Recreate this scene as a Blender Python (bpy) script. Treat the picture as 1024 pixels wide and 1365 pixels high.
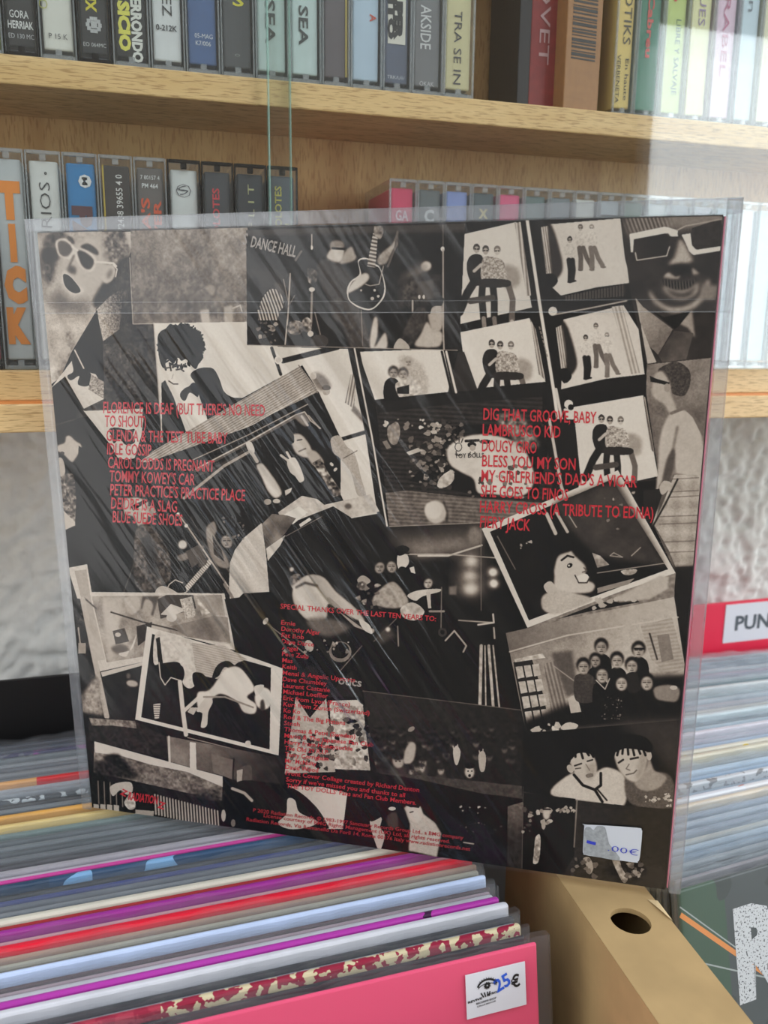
import bpy, bmesh, math, random
import numpy as np
from mathutils import Vector, Matrix
random.seed(7)
RNG = np.random.default_rng(11)
for o in list(bpy.data.objects): bpy.data.objects.remove(o)
SC = bpy.context.scene
COL = SC.collection
CZ = 0.595                       # height of the camera above the table top
# ---------------------------------------------------------------- camera
def cam_axes(yaw, pitch, roll):
    f = Vector((math.sin(yaw)*math.cos(pitch), math.cos(yaw)*math.cos(pitch), -math.sin(pitch)))
    r = Vector((math.cos(yaw), -math.sin(yaw), 0)); u = r.cross(f)
    return r*math.cos(roll)+u*math.sin(roll), u*math.cos(roll)-r*math.sin(roll), f
CR, CU, CF = cam_axes(0.29298, 0.20667, 0.01111)
cam = bpy.data.cameras.new('camera'); camo = bpy.data.objects.new('camera', cam); COL.objects.link(camo)
M = Matrix.Identity(4)
for i in range(3):
    M[i][0] = CR[i]; M[i][1] = CU[i]; M[i][2] = -CF[i]
M[2][3] = CZ
camo.matrix_world = M
cam.sensor_fit = 'HORIZONTAL'; cam.sensor_width = 36; cam.lens = 1130/1024*36
cam.clip_start = 0.02; cam.clip_end = 60
cam.dof.use_dof = True; cam.dof.focus_distance = 0.42; cam.dof.aperture_fstop = cam.lens/2.6   # about 2.6 mm opening
SC.camera = camo
# ---------------------------------------------------------------- world and light
SC.view_settings.view_transform = 'Standard'; SC.view_settings.look = 'None'
SC.view_settings.gamma = 1; SC.view_settings.use_curve_mapping = False
SC.view_settings.exposure = 0.95
SC.cycles.max_bounces = 10; SC.cycles.transparent_max_bounces = 32
SC.cycles.diffuse_bounces = 4; SC.cycles.glossy_bounces = 4
SC.cycles.caustics_reflective = False; SC.cycles.caustics_refractive = False
SC.cycles.sample_clamp_indirect = 4
SC.cycles.use_denoising = True
w = bpy.data.worlds.new('sky'); SC.world = w; w.use_nodes = True
nt = w.node_tree; bg = nt.nodes['Background']
tc = nt.nodes.new('ShaderNodeTexCoord'); sx = nt.nodes.new('ShaderNodeSeparateXYZ')
rp = nt.nodes.new('ShaderNodeValToRGB')
nt.links.new(tc.outputs['Generated'], sx.inputs[0]); nt.links.new(sx.outputs['Z'], rp.inputs[0])
rp.color_ramp.elements[0].position = 0.0; rp.color_ramp.elements[0].color = (1.0, 0.985, 0.965, 1)
rp.color_ramp.elements[1].position = 0.9; rp.color_ramp.elements[1].color = (0.80, 0.88, 1.0, 1)
nt.links.new(rp.outputs[0], bg.inputs[0]); bg.inputs[1].default_value = 1.05

def area(name, loc, target, sx_, sy_, power, col):
    l = bpy.data.lights.new(name, 'AREA'); l.shape = 'RECTANGLE'; l.size = sx_; l.size_y = sy_
    l.energy = power; l.color = col
    o = bpy.data.objects.new(name, l); COL.objects.link(o); o.location = loc
    d = Vector(target)-Vector(loc); o.rotation_euler = d.to_track_quat('-Z', 'Y').to_euler()
    return o
# daylight through the window on the right of the room behind the photographer
area('window_daylight', (2.75, -1.95, 0.95), (2.75, 0, 0.95), 1.7, 1.5, 26, (0.86, 0.95, 1.0))
# smaller soft lamp out of view on the right, no window modelled for it
area('side_area_light', (2.6, 0.1, 1.15), (0.3, 0.5, 0.35), 1.0, 1.0, 9, (0.92, 0.97, 1.0))
# ---------------------------------------------------------------- helpers
def lin(c):
    return tuple(((x/255)/12.92 if x/255 <= 0.04045 else ((x/255+0.055)/1.055)**2.4) for x in c)
MATS = {}
def mat(name, col=(200, 200, 200), rough=0.5, spec=0.5, metal=0.0, noise=0.0, nscale=200.0, coat=0.0, bump=0.0):
    key = (name, col, rough, spec, metal, noise, nscale, coat, bump)
    if key in MATS: return MATS[key]
    m = bpy.data.materials.new(name); m.use_nodes = True
    n = m.node_tree; b = n.nodes['Principled BSDF']
    c = lin(col)
    b.inputs['Base Color'].default_value = (*c, 1); b.inputs['Roughness'].default_value = rough
    b.inputs['Specular IOR Level'].default_value = spec; b.inputs['Metallic'].default_value = metal
    b.inputs['Coat Weight'].default_value = coat; b.inputs['Coat Roughness'].default_value = 0.1
    if noise or bump:
        t = n.nodes.new('ShaderNodeTexCoord'); no = n.nodes.new('ShaderNodeTexNoise')
        no.inputs['Scale'].default_value = nscale; no.inputs['Detail'].default_value = 3
        n.links.new(t.outputs['Object'], no.inputs['Vector'])
        if noise:
            r = n.nodes.new('ShaderNodeValToRGB')
            r.color_ramp.elements[0].position = 0.3; r.color_ramp.elements[1].position = 0.7
            r.color_ramp.elements[0].color = (*[x*(1-noise) for x in c], 1)
            r.color_ramp.elements[1].color = (*[min(1, x*(1+noise*0.6)) for x in c], 1)
            n.links.new(no.outputs[0], r.inputs[0]); n.links.new(r.outputs[0], b.inputs['Base Color'])
        if bump:
            bp = n.nodes.new('ShaderNodeBump'); bp.inputs['Strength'].default_value = bump
            bp.inputs['Distance'].default_value = 0.001
            n.links.new(no.outputs[0], bp.inputs['Height']); n.links.new(bp.outputs[0], b.inputs['Normal'])
    MATS[key] = m
    return m
def film(name, tint=(235, 238, 240), body=0.12, rough=0.12, gloss=1.0, ior=1.45, bump=0.0, bscale=(30, 30, 30), rot=0.0, patchy=0, bdist=0.002):
    """clear plastic or glass sheet: transparent, with a fresnel reflection and a little haze of its own"""
    m = bpy.data.materials.new(name); m.use_nodes = True
    n = m.node_tree; n.nodes.clear(); L = n.links.new
    out = n.nodes.new('ShaderNodeOutputMaterial'); tr = n.nodes.new('ShaderNodeBsdfTransparent')
    gl = n.nodes.new('ShaderNodeBsdfGlossy'); df = n.nodes.new('ShaderNodeBsdfDiffuse')
    fr = n.nodes.new('ShaderNodeLayerWeight'); fr.inputs['Blend'].default_value = 0.5; m1 = n.nodes.new('ShaderNodeMixShader'); m2 = n.nodes.new('ShaderNodeMixShader')
    mu = n.nodes.new('ShaderNodeMath'); mu.operation = 'MULTIPLY'; mu.inputs[1].default_value = gloss; mu.use_clamp = True
    c = lin(tint); tr.inputs[0].default_value = (*[0.9+0.1*x for x in c], 1); df.inputs[0].default_value = (*c, 1)
    gl.inputs['Roughness'].default_value = rough; 
    pw = n.nodes.new('ShaderNodeMath'); pw.operation = 'POWER'; pw.inputs[1].default_value = 5
    f0 = ((ior-1)/(ior+1))**2; ma = n.nodes.new('ShaderNodeMath'); ma.operation = 'MULTIPLY_ADD'; ma.inputs[1].default_value = 1-f0; ma.inputs[2].default_value = f0
    m1.inputs[0].default_value = body
    L(tr.outputs[0], m1.inputs[1]); L(df.outputs[0], m1.inputs[2])
    L(fr.outputs['Facing'], pw.inputs[0]); L(pw.outputs[0], ma.inputs[0]); L(ma.outputs[0], mu.inputs[0]); L(mu.outputs[0], m2.inputs[0]); L(m1.outputs[0], m2.inputs[1]); L(gl.outputs[0], m2.inputs[2])
    L(m2.outputs[0], out.inputs[0])
    if bump:
        t = n.nodes.new('ShaderNodeTexCoord'); mp = n.nodes.new('ShaderNodeMapping'); mp2 = n.nodes.new('ShaderNodeMapping')
        no = n.nodes.new('ShaderNodeTexNoise'); no.inputs['Scale'].default_value = 1; no.inputs['Detail'].default_value = 3
        mp.inputs['Rotation'].default_value = (0, rot, 0); mp2.inputs['Scale'].default_value = bscale
        bp = n.nodes.new('ShaderNodeBump'); bp.inputs['Strength'].default_value = bump; bp.inputs['Distance'].default_value = bdist
        L(t.outputs['Object'], mp.inputs[0]); L(mp.outputs[0], mp2.inputs[0]); L(mp2.outputs[0], no.inputs['Vector'])
        hs = no.outputs[0]
        if patchy:                                   # creases gather in some places of the sheet
            n2 = n.nodes.new('ShaderNodeMapping'); n2.inputs['Location'].default_value = tuple(-a_*b_ for a_, b_ in zip(patchy[0], patchy[1])); n2.inputs['Scale'].default_value = patchy[1]
            ln = n.nodes.new('ShaderNodeVectorMath'); ln.operation = 'LENGTH'; L(mp.outputs[0], n2.inputs[0]); L(n2.outputs[0], ln.inputs[0])
            rr_ = n.nodes.new('ShaderNodeValToRGB'); rr_.color_ramp.elements[0].position = 0.25; rr_.color_ramp.elements[1].position = 1.0
            rr_.color_ramp.elements[0].color = (1, 1, 1, 1); rr_.color_ramp.elements[1].color = (0.12, 0.12, 0.12, 1); L(ln.outputs['Value'], rr_.inputs[0])
            mh = n.nodes.new('ShaderNodeMath'); mh.operation = 'MULTIPLY'; L(hs, mh.inputs[0]); L(rr_.outputs[0], mh.inputs[1]); hs = mh.outputs[0]
        L(hs, bp.inputs['Height']); L(bp.outputs[0], gl.inputs['Normal']); L(bp.outputs[0], fr.inputs['Normal'])
    return m
def wood(name, light, dark, grain=(6, 60, 60), fleck=0.5, fscale=(60, 900, 900), rough=0.45):
    m = bpy.data.materials.new(name); m.use_nodes = True
    n = m.node_tree; b = n.nodes['Principled BSDF']; L = n.links.new
    t = n.nodes.new('ShaderNodeTexCoord')
    mp = n.nodes.new('ShaderNodeMapping'); mp.inputs['Scale'].default_value = grain
    no = n.nodes.new('ShaderNodeTexNoise'); no.inputs['Scale'].default_value = 1; no.inputs['Detail'].default_value = 6; no.inputs['Distortion'].default_value = 0.6
    mp2 = n.nodes.new('ShaderNodeMapping'); mp2.inputs['Scale'].default_value = fscale
    n2 = n.nodes.new('ShaderNodeTexNoise'); n2.inputs['Scale'].default_value = 1; n2.inputs['Detail'].default_value = 2
    r = n.nodes.new('ShaderNodeValToRGB'); r.color_ramp.elements[0].position = 0.32; r.color_ramp.elements[1].position = 0.68
    r.color_ramp.elements[0].color = (*lin(dark), 1); r.color_ramp.elements[1].color = (*lin(light), 1)
    r2 = n.nodes.new('ShaderNodeValToRGB'); r2.color_ramp.elements[0].position = 0.36; r2.color_ramp.elements[1].position = 0.47
    d2 = tuple(x*(1-fleck) for x in (1, 1, 1)); r2.color_ramp.elements[0].color = (d2[0], d2[1]*0.9, d2[2]*0.8, 1); r2.color_ramp.elements[1].color = (1, 1, 1, 1)
    mx = n.nodes.new('ShaderNodeMix'); mx.data_type = 'RGBA'; mx.blend_type = 'MULTIPLY'; mx.inputs['Factor'].default_value = 1
    L(t.outputs['Object'], mp.inputs[0]); L(mp.outputs[0], no.inputs['Vector']); L(no.outputs[0], r.inputs[0])
    L(t.outputs['Object'], mp2.inputs[0]); L(mp2.outputs[0], n2.inputs['Vector']); L(n2.outputs[0], r2.inputs[0])
    L(r.outputs[0], mx.inputs[6]); L(r2.outputs[0], mx.inputs[7]); L(mx.outputs[2], b.inputs['Base Color'])
    b.inputs['Roughness'].default_value = rough
    return m
def link(o, parent=None):
    COL.objects.link(o)
    if parent is not None: o.parent = parent
    return o
def tag(o, label=None, cat=None, group=None, kind=None):
    if label: o['label'] = label
    if cat: o['category'] = cat
    if group: o['group'] = group
    if kind: o['kind'] = kind
    return o
def empty(name, loc=(0, 0, 0), rot=(0, 0, 0), label=None, cat=None, group=None):
    o = bpy.data.objects.new(name, None); o.empty_display_size = 0.01
    link(o); o.location = loc; o.rotation_euler = rot
    return tag(o, label, cat, group)
def pymesh(name, v, f, m, parent=None, smooth=False, uv=None, mi=None):
    me = bpy.data.meshes.new(name); me.from_pydata([tuple(p) for p in v], [], [tuple(q) for q in f])
    for x in (m if isinstance(m, (list, tuple)) else [m]): me.materials.append(x)
    if mi is not None:
        for p, k in zip(me.polygons, mi): p.material_index = k
    if smooth:
        for p in me.polygons: p.use_smooth = True
    if uv is not None:
        l = me.uv_layers.new(name='uv')
        for i, lp in enumerate(me.loops): l.data[i].uv = uv[lp.vertex_index]
    me.update()
    return link(bpy.data.objects.new(name, me), parent)
class MB:
    """collects boxes and other shapes into one bmesh"""
    def __init__(s): s.bm = bmesh.new()
    def box(s, x0, x1, y0, y1, z0, z1, bev=0.0, mi=0, seg=2, rotz=0.0):
        r = bmesh.ops.create_cube(s.bm, size=1)['verts']
        for v in r:
            v.co = Vector(((x0+x1)/2+v.co.x*(x1-x0), (y0+y1)/2+v.co.y*(y1-y0), (z0+z1)/2+v.co.z*(z1-z0)))
        fs = set(f for v in r for f in v.link_faces)
        for f in fs: f.material_index = mi
        if bev > 0:
            es = list({e for v in r for e in v.link_edges})
            k = bmesh.ops.bevel(s.bm, geom=es, offset=bev, segments=seg, affect='EDGES', profile=0.5)
            for f in k['faces']: f.material_index = mi
        return s
    def build(s, name, m, parent=None, smooth=False):
        me = bpy.data.meshes.new(name); s.bm.to_mesh(me); s.bm.free()
        for x in (m if isinstance(m, (list, tuple)) else [m]): me.materials.append(x)
        if smooth:
            for p in me.polygons: p.use_smooth = True
        return link(bpy.data.objects.new(name, me), parent)
_T = {}
def glyphs(s, bold=0.0):
    """outline of a printed text as flat 2-D geometry, lower left corner at 0,0"""
    if (s, bold) not in _T:
        c = bpy.data.curves.new('t', 'FONT'); c.body = s; c.size = 1; c.resolution_u = 2; c.offset = bold; c.fill_mode = 'BOTH'
        o = bpy.data.objects.new('t', c); COL.objects.link(o)
        me = bpy.data.meshes.new_from_object(o)
        v = np.array([p.co[:2] for p in me.vertices]); f = [tuple(p.vertices) for p in me.polygons]
        bpy.data.objects.remove(o); bpy.data.curves.remove(c); bpy.data.meshes.remove(me)
        v[:, 0] -= v[:, 0].min()
        _T[(s, bold)] = (v, f)
    return _T[(s, bold)]
def lettering(name, lines, fn, m, parent, lift=(0, 0, 0)):
    """lines: (text, x0,y0, x1,y1, cap height, bold); fn maps a 2-D print position to 3-D"""
    V = []; F = []
    for s, x0, y0, x1, y1, h, bold in lines:
        v, f = glyphs(s, bold); W = max(v[:, 0].max(), 1e-6)
        d = np.array([x1-x0, y1-y0]); Ln = np.linalg.norm(d); d = d/Ln; nrm = np.array([-d[1], d[0]]) * (1 if h > 0 else -1)
        k = len(V)
        for p in v:
            q = np.array([x0, y0])+d*(p[0]/W*Ln)+nrm*(p[1]/0.72*abs(h))
            V.append(fn(q[0], q[1]))
        F += [tuple(i+k for i in g) for g in f]
    return pymesh(name, V, F, m, parent)
# ---------------------------------------------------------------- the collage printed on the back of the sleeve
# Drawn on a sheet laid out in print units; a square homography takes the sheet to the 12-inch cover.
_src = np.array([[0, 0], [1, 0], [1, 1], [0, 1]], float)
_dst = np.array([[50, 312], [970, 288], [890, 1187], [122, 1077]], float)
_A = []
for (x, y), (u, v) in zip(_src, _dst):
    _A += [[x, y, 1, 0, 0, 0, -u*x, -u*y, -u], [0, 0, 0, x, y, 1, -v*x, -v*y, -v]]
HM = np.linalg.svd(np.array(_A))[2][-1].reshape(3, 3); HI = np.linalg.inv(HM)
def cov(x, y):
    q = HI @ np.array([x, y, 1.0]); return q[0]/q[2], q[1]/q[2]
NP = 1700
_j, _i = np.meshgrid((np.arange(NP)+0.5)/NP, (np.arange(NP)+0.5)/NP)
_w = HM[2, 0]*_j+HM[2, 1]*_i+HM[2, 2]
PX = ((HM[0, 0]*_j+HM[0, 1]*_i+HM[0, 2])/_w).astype(np.float32)
PY = ((HM[1, 0]*_j+HM[1, 1]*_i+HM[1, 2])/_w).astype(np.float32)
del _j, _i, _w
IMG = np.full((NP, NP), 22, np.float32)
def vnoise(n, cell):
    g = RNG.random((n//cell+3, n//cell+3)).astype(np.float32)
    t = np.arange(n)/cell; a = t.astype(int); f = (t-a); f = (f*f*(3-2*f)).astype(np.float32)
    r = g[a]*(1-f)[:, None]+g[a+1]*f[:, None]
    return r[:, a]*(1-f)[None, :]+r[:, a+1]*f[None, :]
NZ = {'f': (vnoise(NP, 2)+vnoise(NP, 4))-1, 'm': (vnoise(NP, 9)*1.2+vnoise(NP, 5)*.8)-1, 'c': (vnoise(NP, 40)*1.3+vnoise(NP, 16)*.7)-1}
def boxblur(a, r):
    for ax in (0, 1):
        for _ in range(2):
            c = np.cumsum(np.concatenate([np.zeros_like(a.take([0], ax)), a], ax), ax)
            n = a.shape[ax]; hi = np.minimum(np.arange(n)+r+1, n); lo = np.maximum(np.arange(n)-r, 0)
            s = (c.take(hi, ax)-c.take(lo, ax)); k = (hi-lo).astype(np.float32)
            a = s/(k[:, None] if ax == 0 else k[None, :])
    return a
def _box(xs, ys, pad):
    q = np.array([cov(x, y) for x in (min(xs)-pad, max(xs)+pad) for y in (min(ys)-pad, max(ys)+pad)])*NP
    j0, i0 = np.floor(q.min(0)).astype(int); j1, i1 = np.ceil(q.max(0)).astype(int)
    return slice(max(i0, 0), min(i1, NP)), slice(max(j0, 0), min(j1, NP))
def _put(sl, m, c, a, soft, tex, g, clip):
    if soft: m = boxblur(m.astype(np.float32), max(1, int(soft*NP/850)))
    m = m*a
    if clip is not None: m = m*clip[sl]
    x, y = PX[sl], PY[sl]
    c0 = np.full(m.shape, float(c), np.float32)
    if g:
        c2, x0, y0, x1, y1 = g; d2 = (x1-x0)**2+(y1-y0)**2
        t = np.clip(((x-x0)*(x1-x0)+(y-y0)*(y1-y0))/d2, 0, 1); c0 = c0*(1-t)+c2*t
    for k in (tex or []):
        if k[0] in NZ: c0 = c0+NZ[k[0]][sl]*k[1]
        elif k[0] == 'l':
            an = math.radians(k[2]); d = -x*math.sin(an)+y*math.cos(an); c0 = c0+np.sin(d*2*math.pi/k[3])*k[1]
    IMG[sl] = IMG[sl]*(1-m)+c0*m
CLIP = [None]
def _mask(pts):
    xs = [p[0] for p in pts]; ys = [p[1] for p in pts]; sl = _box(xs, ys, 8)
    x, y = PX[sl], PY[sl]; m = np.zeros(x.shape, bool); n = len(pts)
    for i in range(n):
        (xa, ya), (xb, yb) = pts[i], pts[(i+1) % n]
        if ya == yb: continue
        m ^= ((y < ya) != (y < yb)) & (x < (xb-xa)*(y-ya)/(yb-ya)+xa)
    return sl, m
def pr(s):
    v = [float(t) for t in s.replace(',', ' ').split()]; return list(zip(v[::2], v[1::2]))
def P(s, c, a=1, soft=0, tex=None, g=None):
    pts = pr(s) if isinstance(s, str) else s
    sl, m = _mask(pts); _put(sl, m.astype(np.float32), c, a, soft, tex, g, CLIP[0])
def sm(s, k=5):
    p = pr(s) if isinstance(s, str) else s; n = len(p); o = []
    for i in range(n):
        p0, p1, p2, p3 = [np.array(p[(i+d) % n]) for d in (-1, 0, 1, 2)]
        for t in np.arange(k)/k:
            o.append(tuple(0.5*((2*p1)+(-p0+p2)*t+(2*p0-5*p1+4*p2-p3)*t*t+(-p0+3*p1-3*p2+p3)*t**3)))
    return o
def S(s, c, **k): P(sm(s), c, **k)
def E(x, y, rx, ry, c, ang=0, **k):
    a = math.radians(ang)
    P([(x+rx*math.cos(t)*math.cos(a)-ry*math.sin(t)*math.sin(a), y+rx*math.cos(t)*math.sin(a)+ry*math.sin(t)*math.cos(a)) for t in np.linspace(0, 2*math.pi, 18)[:-1]], c, **k)
def L(s, wd, c, a=1, soft=0, tex=None, g=None):
    pts = pr(s) if isinstance(s, str) else s
    sl = _box([p[0] for p in pts], [p[1] for p in pts], wd+4+soft)
    x, y = PX[sl], PY[sl]; m = np.zeros(x.shape, np.float32)
    for (xa, ya), (xb, yb) in zip(pts[:-1], pts[1:]):
        d2 = max((xb-xa)**2+(yb-ya)**2, 1e-6); t = np.clip(((x-xa)*(xb-xa)+(y-ya)*(yb-ya))/d2, 0, 1)
        d = np.hypot(x-xa-t*(xb-xa), y-ya-t*(yb-ya)); m = np.maximum(m, np.clip(wd/2-d+0.5, 0, 1))
    _put(sl, m, c, a, soft, tex, g, CLIP[0])
def clip(s=None):
    if s is None: CLIP[0] = None; return
    sl, m = _mask(pr(s)); f = np.zeros((NP, NP), np.float32); f[sl] = m; CLIP[0] = f
def crowd(x0, y0, x1, y1, n, r, lo, hi, seed, asp=1.25):
    q = random.Random(seed)
    for _ in range(n):
        x = q.uniform(x0, x1); y = q.uniform(y0, y1); k = r*q.uniform(.6, 1.3); c = q.uniform(lo, hi)
        E(x, y+k*1.9, k*1.6, k*1.3, c*.45, soft=1, a=.8)
        E(x, y, k, k*asp, c, q.uniform(-20, 20), soft=1); E(x, y-k*.75, k*1.05, k*.6, 20, a=.8, soft=1)
        E(x-k*.35, y, k*.2, k*.15, c*.4, a=.8); E(x+k*.35, y, k*.2, k*.15, c*.4, a=.8)
def flecks(x0, y0, x1, y1, n, r, lo, hi, seed):
    q = random.Random(seed)
    for _ in range(n):
        x = q.uniform(x0, x1); y = q.uniform(y0, y1); k = r*q.uniform(.4, 1.4)
        P([(x+k*q.uniform(.5, 1.3)*math.cos(t), y+k*q.uniform(.4, 1.2)*math.sin(t)) for t in np.linspace(0, 6.28, 7)[:-1]], q.uniform(lo, hi))
def trio(x, y, s, kind, dx=0):
    """three lads in sunglasses posing in a contact-sheet frame; x, y = head of the left one, s = head radius"""
    def h(px, py, v): E(px, py-s*.35, s*1.1, s*1.35, v); E(px, py+s*.25, s*.85, s*1.05, max(150, v+60)); E(px-s*.4, py, s*.36, s*.27, v*.6); E(px+s*.45, py, s*.36, s*.27, v*.6)
    if kind == 'sit':
        S(f'{x+9*s},{y+5*s} {x+13*s},{y+6*s} {x+14*s},{y+9*s} {x+13*s},{y+12*s} {x+9*s},{y+12*s}', 140, soft=2)
        L(f'{x+10*s},{y+11*s} {x+11.5*s},{y+16*s} {x+11.2*s},{y+23*s}', 1.9*s, 95); L(f'{x+11.2*s},{y+23*s} {x+10.9*s},{y+25*s}', 1.2*s, 150)
        S(f'{x-2*s},{y+2.2*s} {x+1.5*s},{y+2*s} {x+2.5*s},{y+6*s} {x+2*s},{y+11*s} {x-1.5*s},{y+11*s} {x-3.2*s},{y+6*s}', 35)
        L(f'{x-.5*s},{y+10*s} {x-3*s},{y+14*s} {x-5.5*s},{y+20*s}', 2.6*s, 30)
        L(f'{x+2*s},{y+10*s} {x+1.6*s},{y+15*s} {x+2.2*s},{y+22*s}', 2.2*s, 35); L(f'{x+2.2*s},{y+22*s} {x+2.4*s},{y+24.5*s}', 1.4*s, 120)
        L(f'{x+5*s},{y+10*s} {x+5.6*s},{y+16*s} {x+5.6*s},{y+22*s}', 2.2*s, 35); L(f'{x+5.6*s},{y+22*s} {x+5.9*s},{y+24.8*s}', 1.4*s, 110)
        L(f'{x-2*s},{y+16.5*s} {x+5*s},{y+15.5*s}', 2*s, 70)
        S(f'{x+2*s},{y+3*s} {x+5*s},{y+2.5*s} {x+8.5*s},{y+4*s} {x+9.5*s},{y+9.5*s} {x+6*s},{y+10.4*s} {x+1.5*s},{y+9.5*s}', 150, tex=[('f', 60)])
        S(f'{x+1.2*s},{y+9.6*s} {x+10*s},{y+9.8*s} {x+10*s},{y+12*s} {x+1.5*s},{y+12*s}', 45)
        L(f'{x-.8*s},{y+7*s} {x+1.4*s},{y+5*s}', 1*s, 170)
        h(x, y, 60); h(x+2.9*s, y+.5*s, 70); h(x+6.6*s, y+.6*s, 110)
    else:
        for px, py, v, k in ((x, y, 60, 0), (x+4.6*s, y-5.2*s, 95, 1), (x+9.5*s, y-5.2*s if kind == 'jump' else y-1*s, 135, 2)):
            h(px, py, v)
            S(f'{px-2.4*s},{py+3*s} {px},{py+1.6*s} {px+2.2*s},{py+3*s} {px+2*s},{py+8.3*s} {px-1.2*s},{py+8.3*s}', 186, tex=[('f', 24)])
            b = min(40+v*.55, 110); b0 = 30 if k == 0 else b
            L(f'{px-.4*s},{py+8.6*s} {px+.2*s},{py+13*s} {px+.1*s},{py+17.5*s}', 2.1*s, b0)
            L(f'{px+1.2*s},{py+8.6*s} {px+(1.6 if k == 0 else 2.8)*s},{py+13*s} {px+(1 if k == 0 else 4.6)*s},{py+(17.3 if k == 0 else 16)*s}', 2*s, b0)
            E(px, py+18*s, 1.2*s, .5*s, b0); E(px+(1.6 if k == 0 else 5)*s, py+(17.6 if k == 0 else 16.8)*s, 1.3*s, .5*s, b0)
def face(x, y, r, v=165, ang=0, hair=25):
    E(x, y-r*.3, r*1.2, r*1.3, hair, ang, soft=1); E(x, y+r*.15, r*.9, r*1.1, v, ang, soft=1); E(x+r*.35, y+r*.2, r*.45, r*.9, v*.78, ang, soft=1, a=.6)
    for d in (-.36, .36): L(f'{x+d*r-r*.2},{y-r*.02} {x+d*r+r*.2},{y-r*.02}', r*.2, v*.4, a=.9); L(f'{x+d*r-r*.25},{y-r*.3} {x+d*r+r*.25},{y-r*.34}', r*.12, v*.5, a=.6)
    L(f'{x-.05*r},{y+r*.35} {x+.12*r},{y+r*.4}', r*.16, v*.6); L(f'{x-r*.22},{y+r*.72} {x+r*.22},{y+r*.7}', r*.15, v*.45)


P('40 280 985 275 900 1195 110 1090', 20, tex=[('c', 8), ('f', 5)])
# --- top left: shouting face in white sunglasses
clip('50 310 188 310 189 322 172 345 133 412 92 480 80 505 66 515')
P('40 300 200 300 200 520 40 520', 150, tex=[('c', 34), ('f', 14)], g=(172, 60, 300, 80, 500))
S('60 320 80 308 90 322 78 345 72 372 62 380 56 350', 60, soft=4, tex=[('m', 40)])
S('56 338 66 330 78 342 70 352 58 350', 40, soft=2)
S('82 345 95 330 120 318 150 320 150 360 132 385 112 402 92 398 82 375', 172, soft=3)
S('142 312 182 305 186 325 168 344 146 352', 95, soft=5, tex=[('m', 70)])
S('168 308 190 305 188 322 175 335', 175, soft=3)
S('133 410 125 402 134 385 150 360 165 345 178 345 170 365', 30, soft=2)
S('108 330 118 326 130 334 131 341 119 336', 45, soft=1); S('90 316 97 318 100 326 92 324', 60, soft=1)
S('75 323 88 319 100 332 99 345 90 346 78 340', 200, soft=1); S('102 334 116 335 129 347 123 363 110 358 101 345', 200, soft=1)
S('78 324 88 323 97 333 90 343 80 339', 75, soft=1); S('104 336 115 338 126 349 120 360 110 355', 38, soft=1)
L('127 350 140 351 152 352 156 356', 2.5, 205); L('97 330 104 335', 2.5, 205)
L('99 342 93 356 97 362', 3, 100, soft=1); S('90 358 100 356 102 366 92 364', 70, soft=2)
E(146, 367, 8, 13, 178, 25, soft=1); E(147, 366, 3.5, 7, 110, 25, soft=2); L('152 354 157 360 155 370', 1.6, 210)
S('84 364 92 366 104 380 113 388 106 394 96 395 88 388 83 376', 195, soft=2)
S('85 367 93 369 103 380 108 389 101 392 92 388 86 379', 22)
S('66 400 82 388 96 402 120 400 108 414 80 416', 95, soft=6); L('70 400 82 425 92 440', 3, 120, soft=3)
L('92 445 98 470 76 505', 8, 110, soft=4, tex=[('m', 40)]); clip()
# --- dark brown print, its pale grainy corner
P('172 345 190 300 210 430 206 432 216 535 100 560 137 456 128 414', 48, tex=[('m', 22), ('c', 20), ('f', 14)])
P('129 414 146 397 165 385 160 440 138 456', 165, tex=[('f', 50)], g=(45, 135, 425, 172, 418)); P('137 456 213 452 214 455 137 459', 25, soft=1)
P('130 414 137 459 140 520 118 500 78 510 96 470', 18, tex=[('c', 6)])
# --- crowd in grey
P('175 309 332 303 332 431 178 433', 104, tex=[('m', 13), ('c', 20), ('f', 8)], g=(128, 250, 420, 290, 310)); L('174 345 178 433 332 431', 1.2, 165)
clip('175 309 332 303 332 431 178 433'); q = random.Random(5)
for _ in range(70):
    x = q.uniform(176, 332); y = q.uniform(392, 428); E(x, y, q.uniform(1.5, 5), q.uniform(3, 9), q.choice([70, 80, 88, 125, 140]), q.uniform(-30, 30), soft=2, a=.7)
for _ in range(60):
    x = q.uniform(185, 330); y = q.uniform(315, 395); E(x, y, q.uniform(1, 4), q.uniform(1, 5), q.choice([120, 92, 128]), q.uniform(-90, 90), soft=2, a=.5)
P('268 415 280 413 281 432 270 432', 175, soft=1); P('300 410 311 408 312 432 301 432', 170, soft=1); S('275 384 285 382 288 390 284 395', 150, soft=1); L('312 412 322 408 324 416', 2, 175)
clip()
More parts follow.
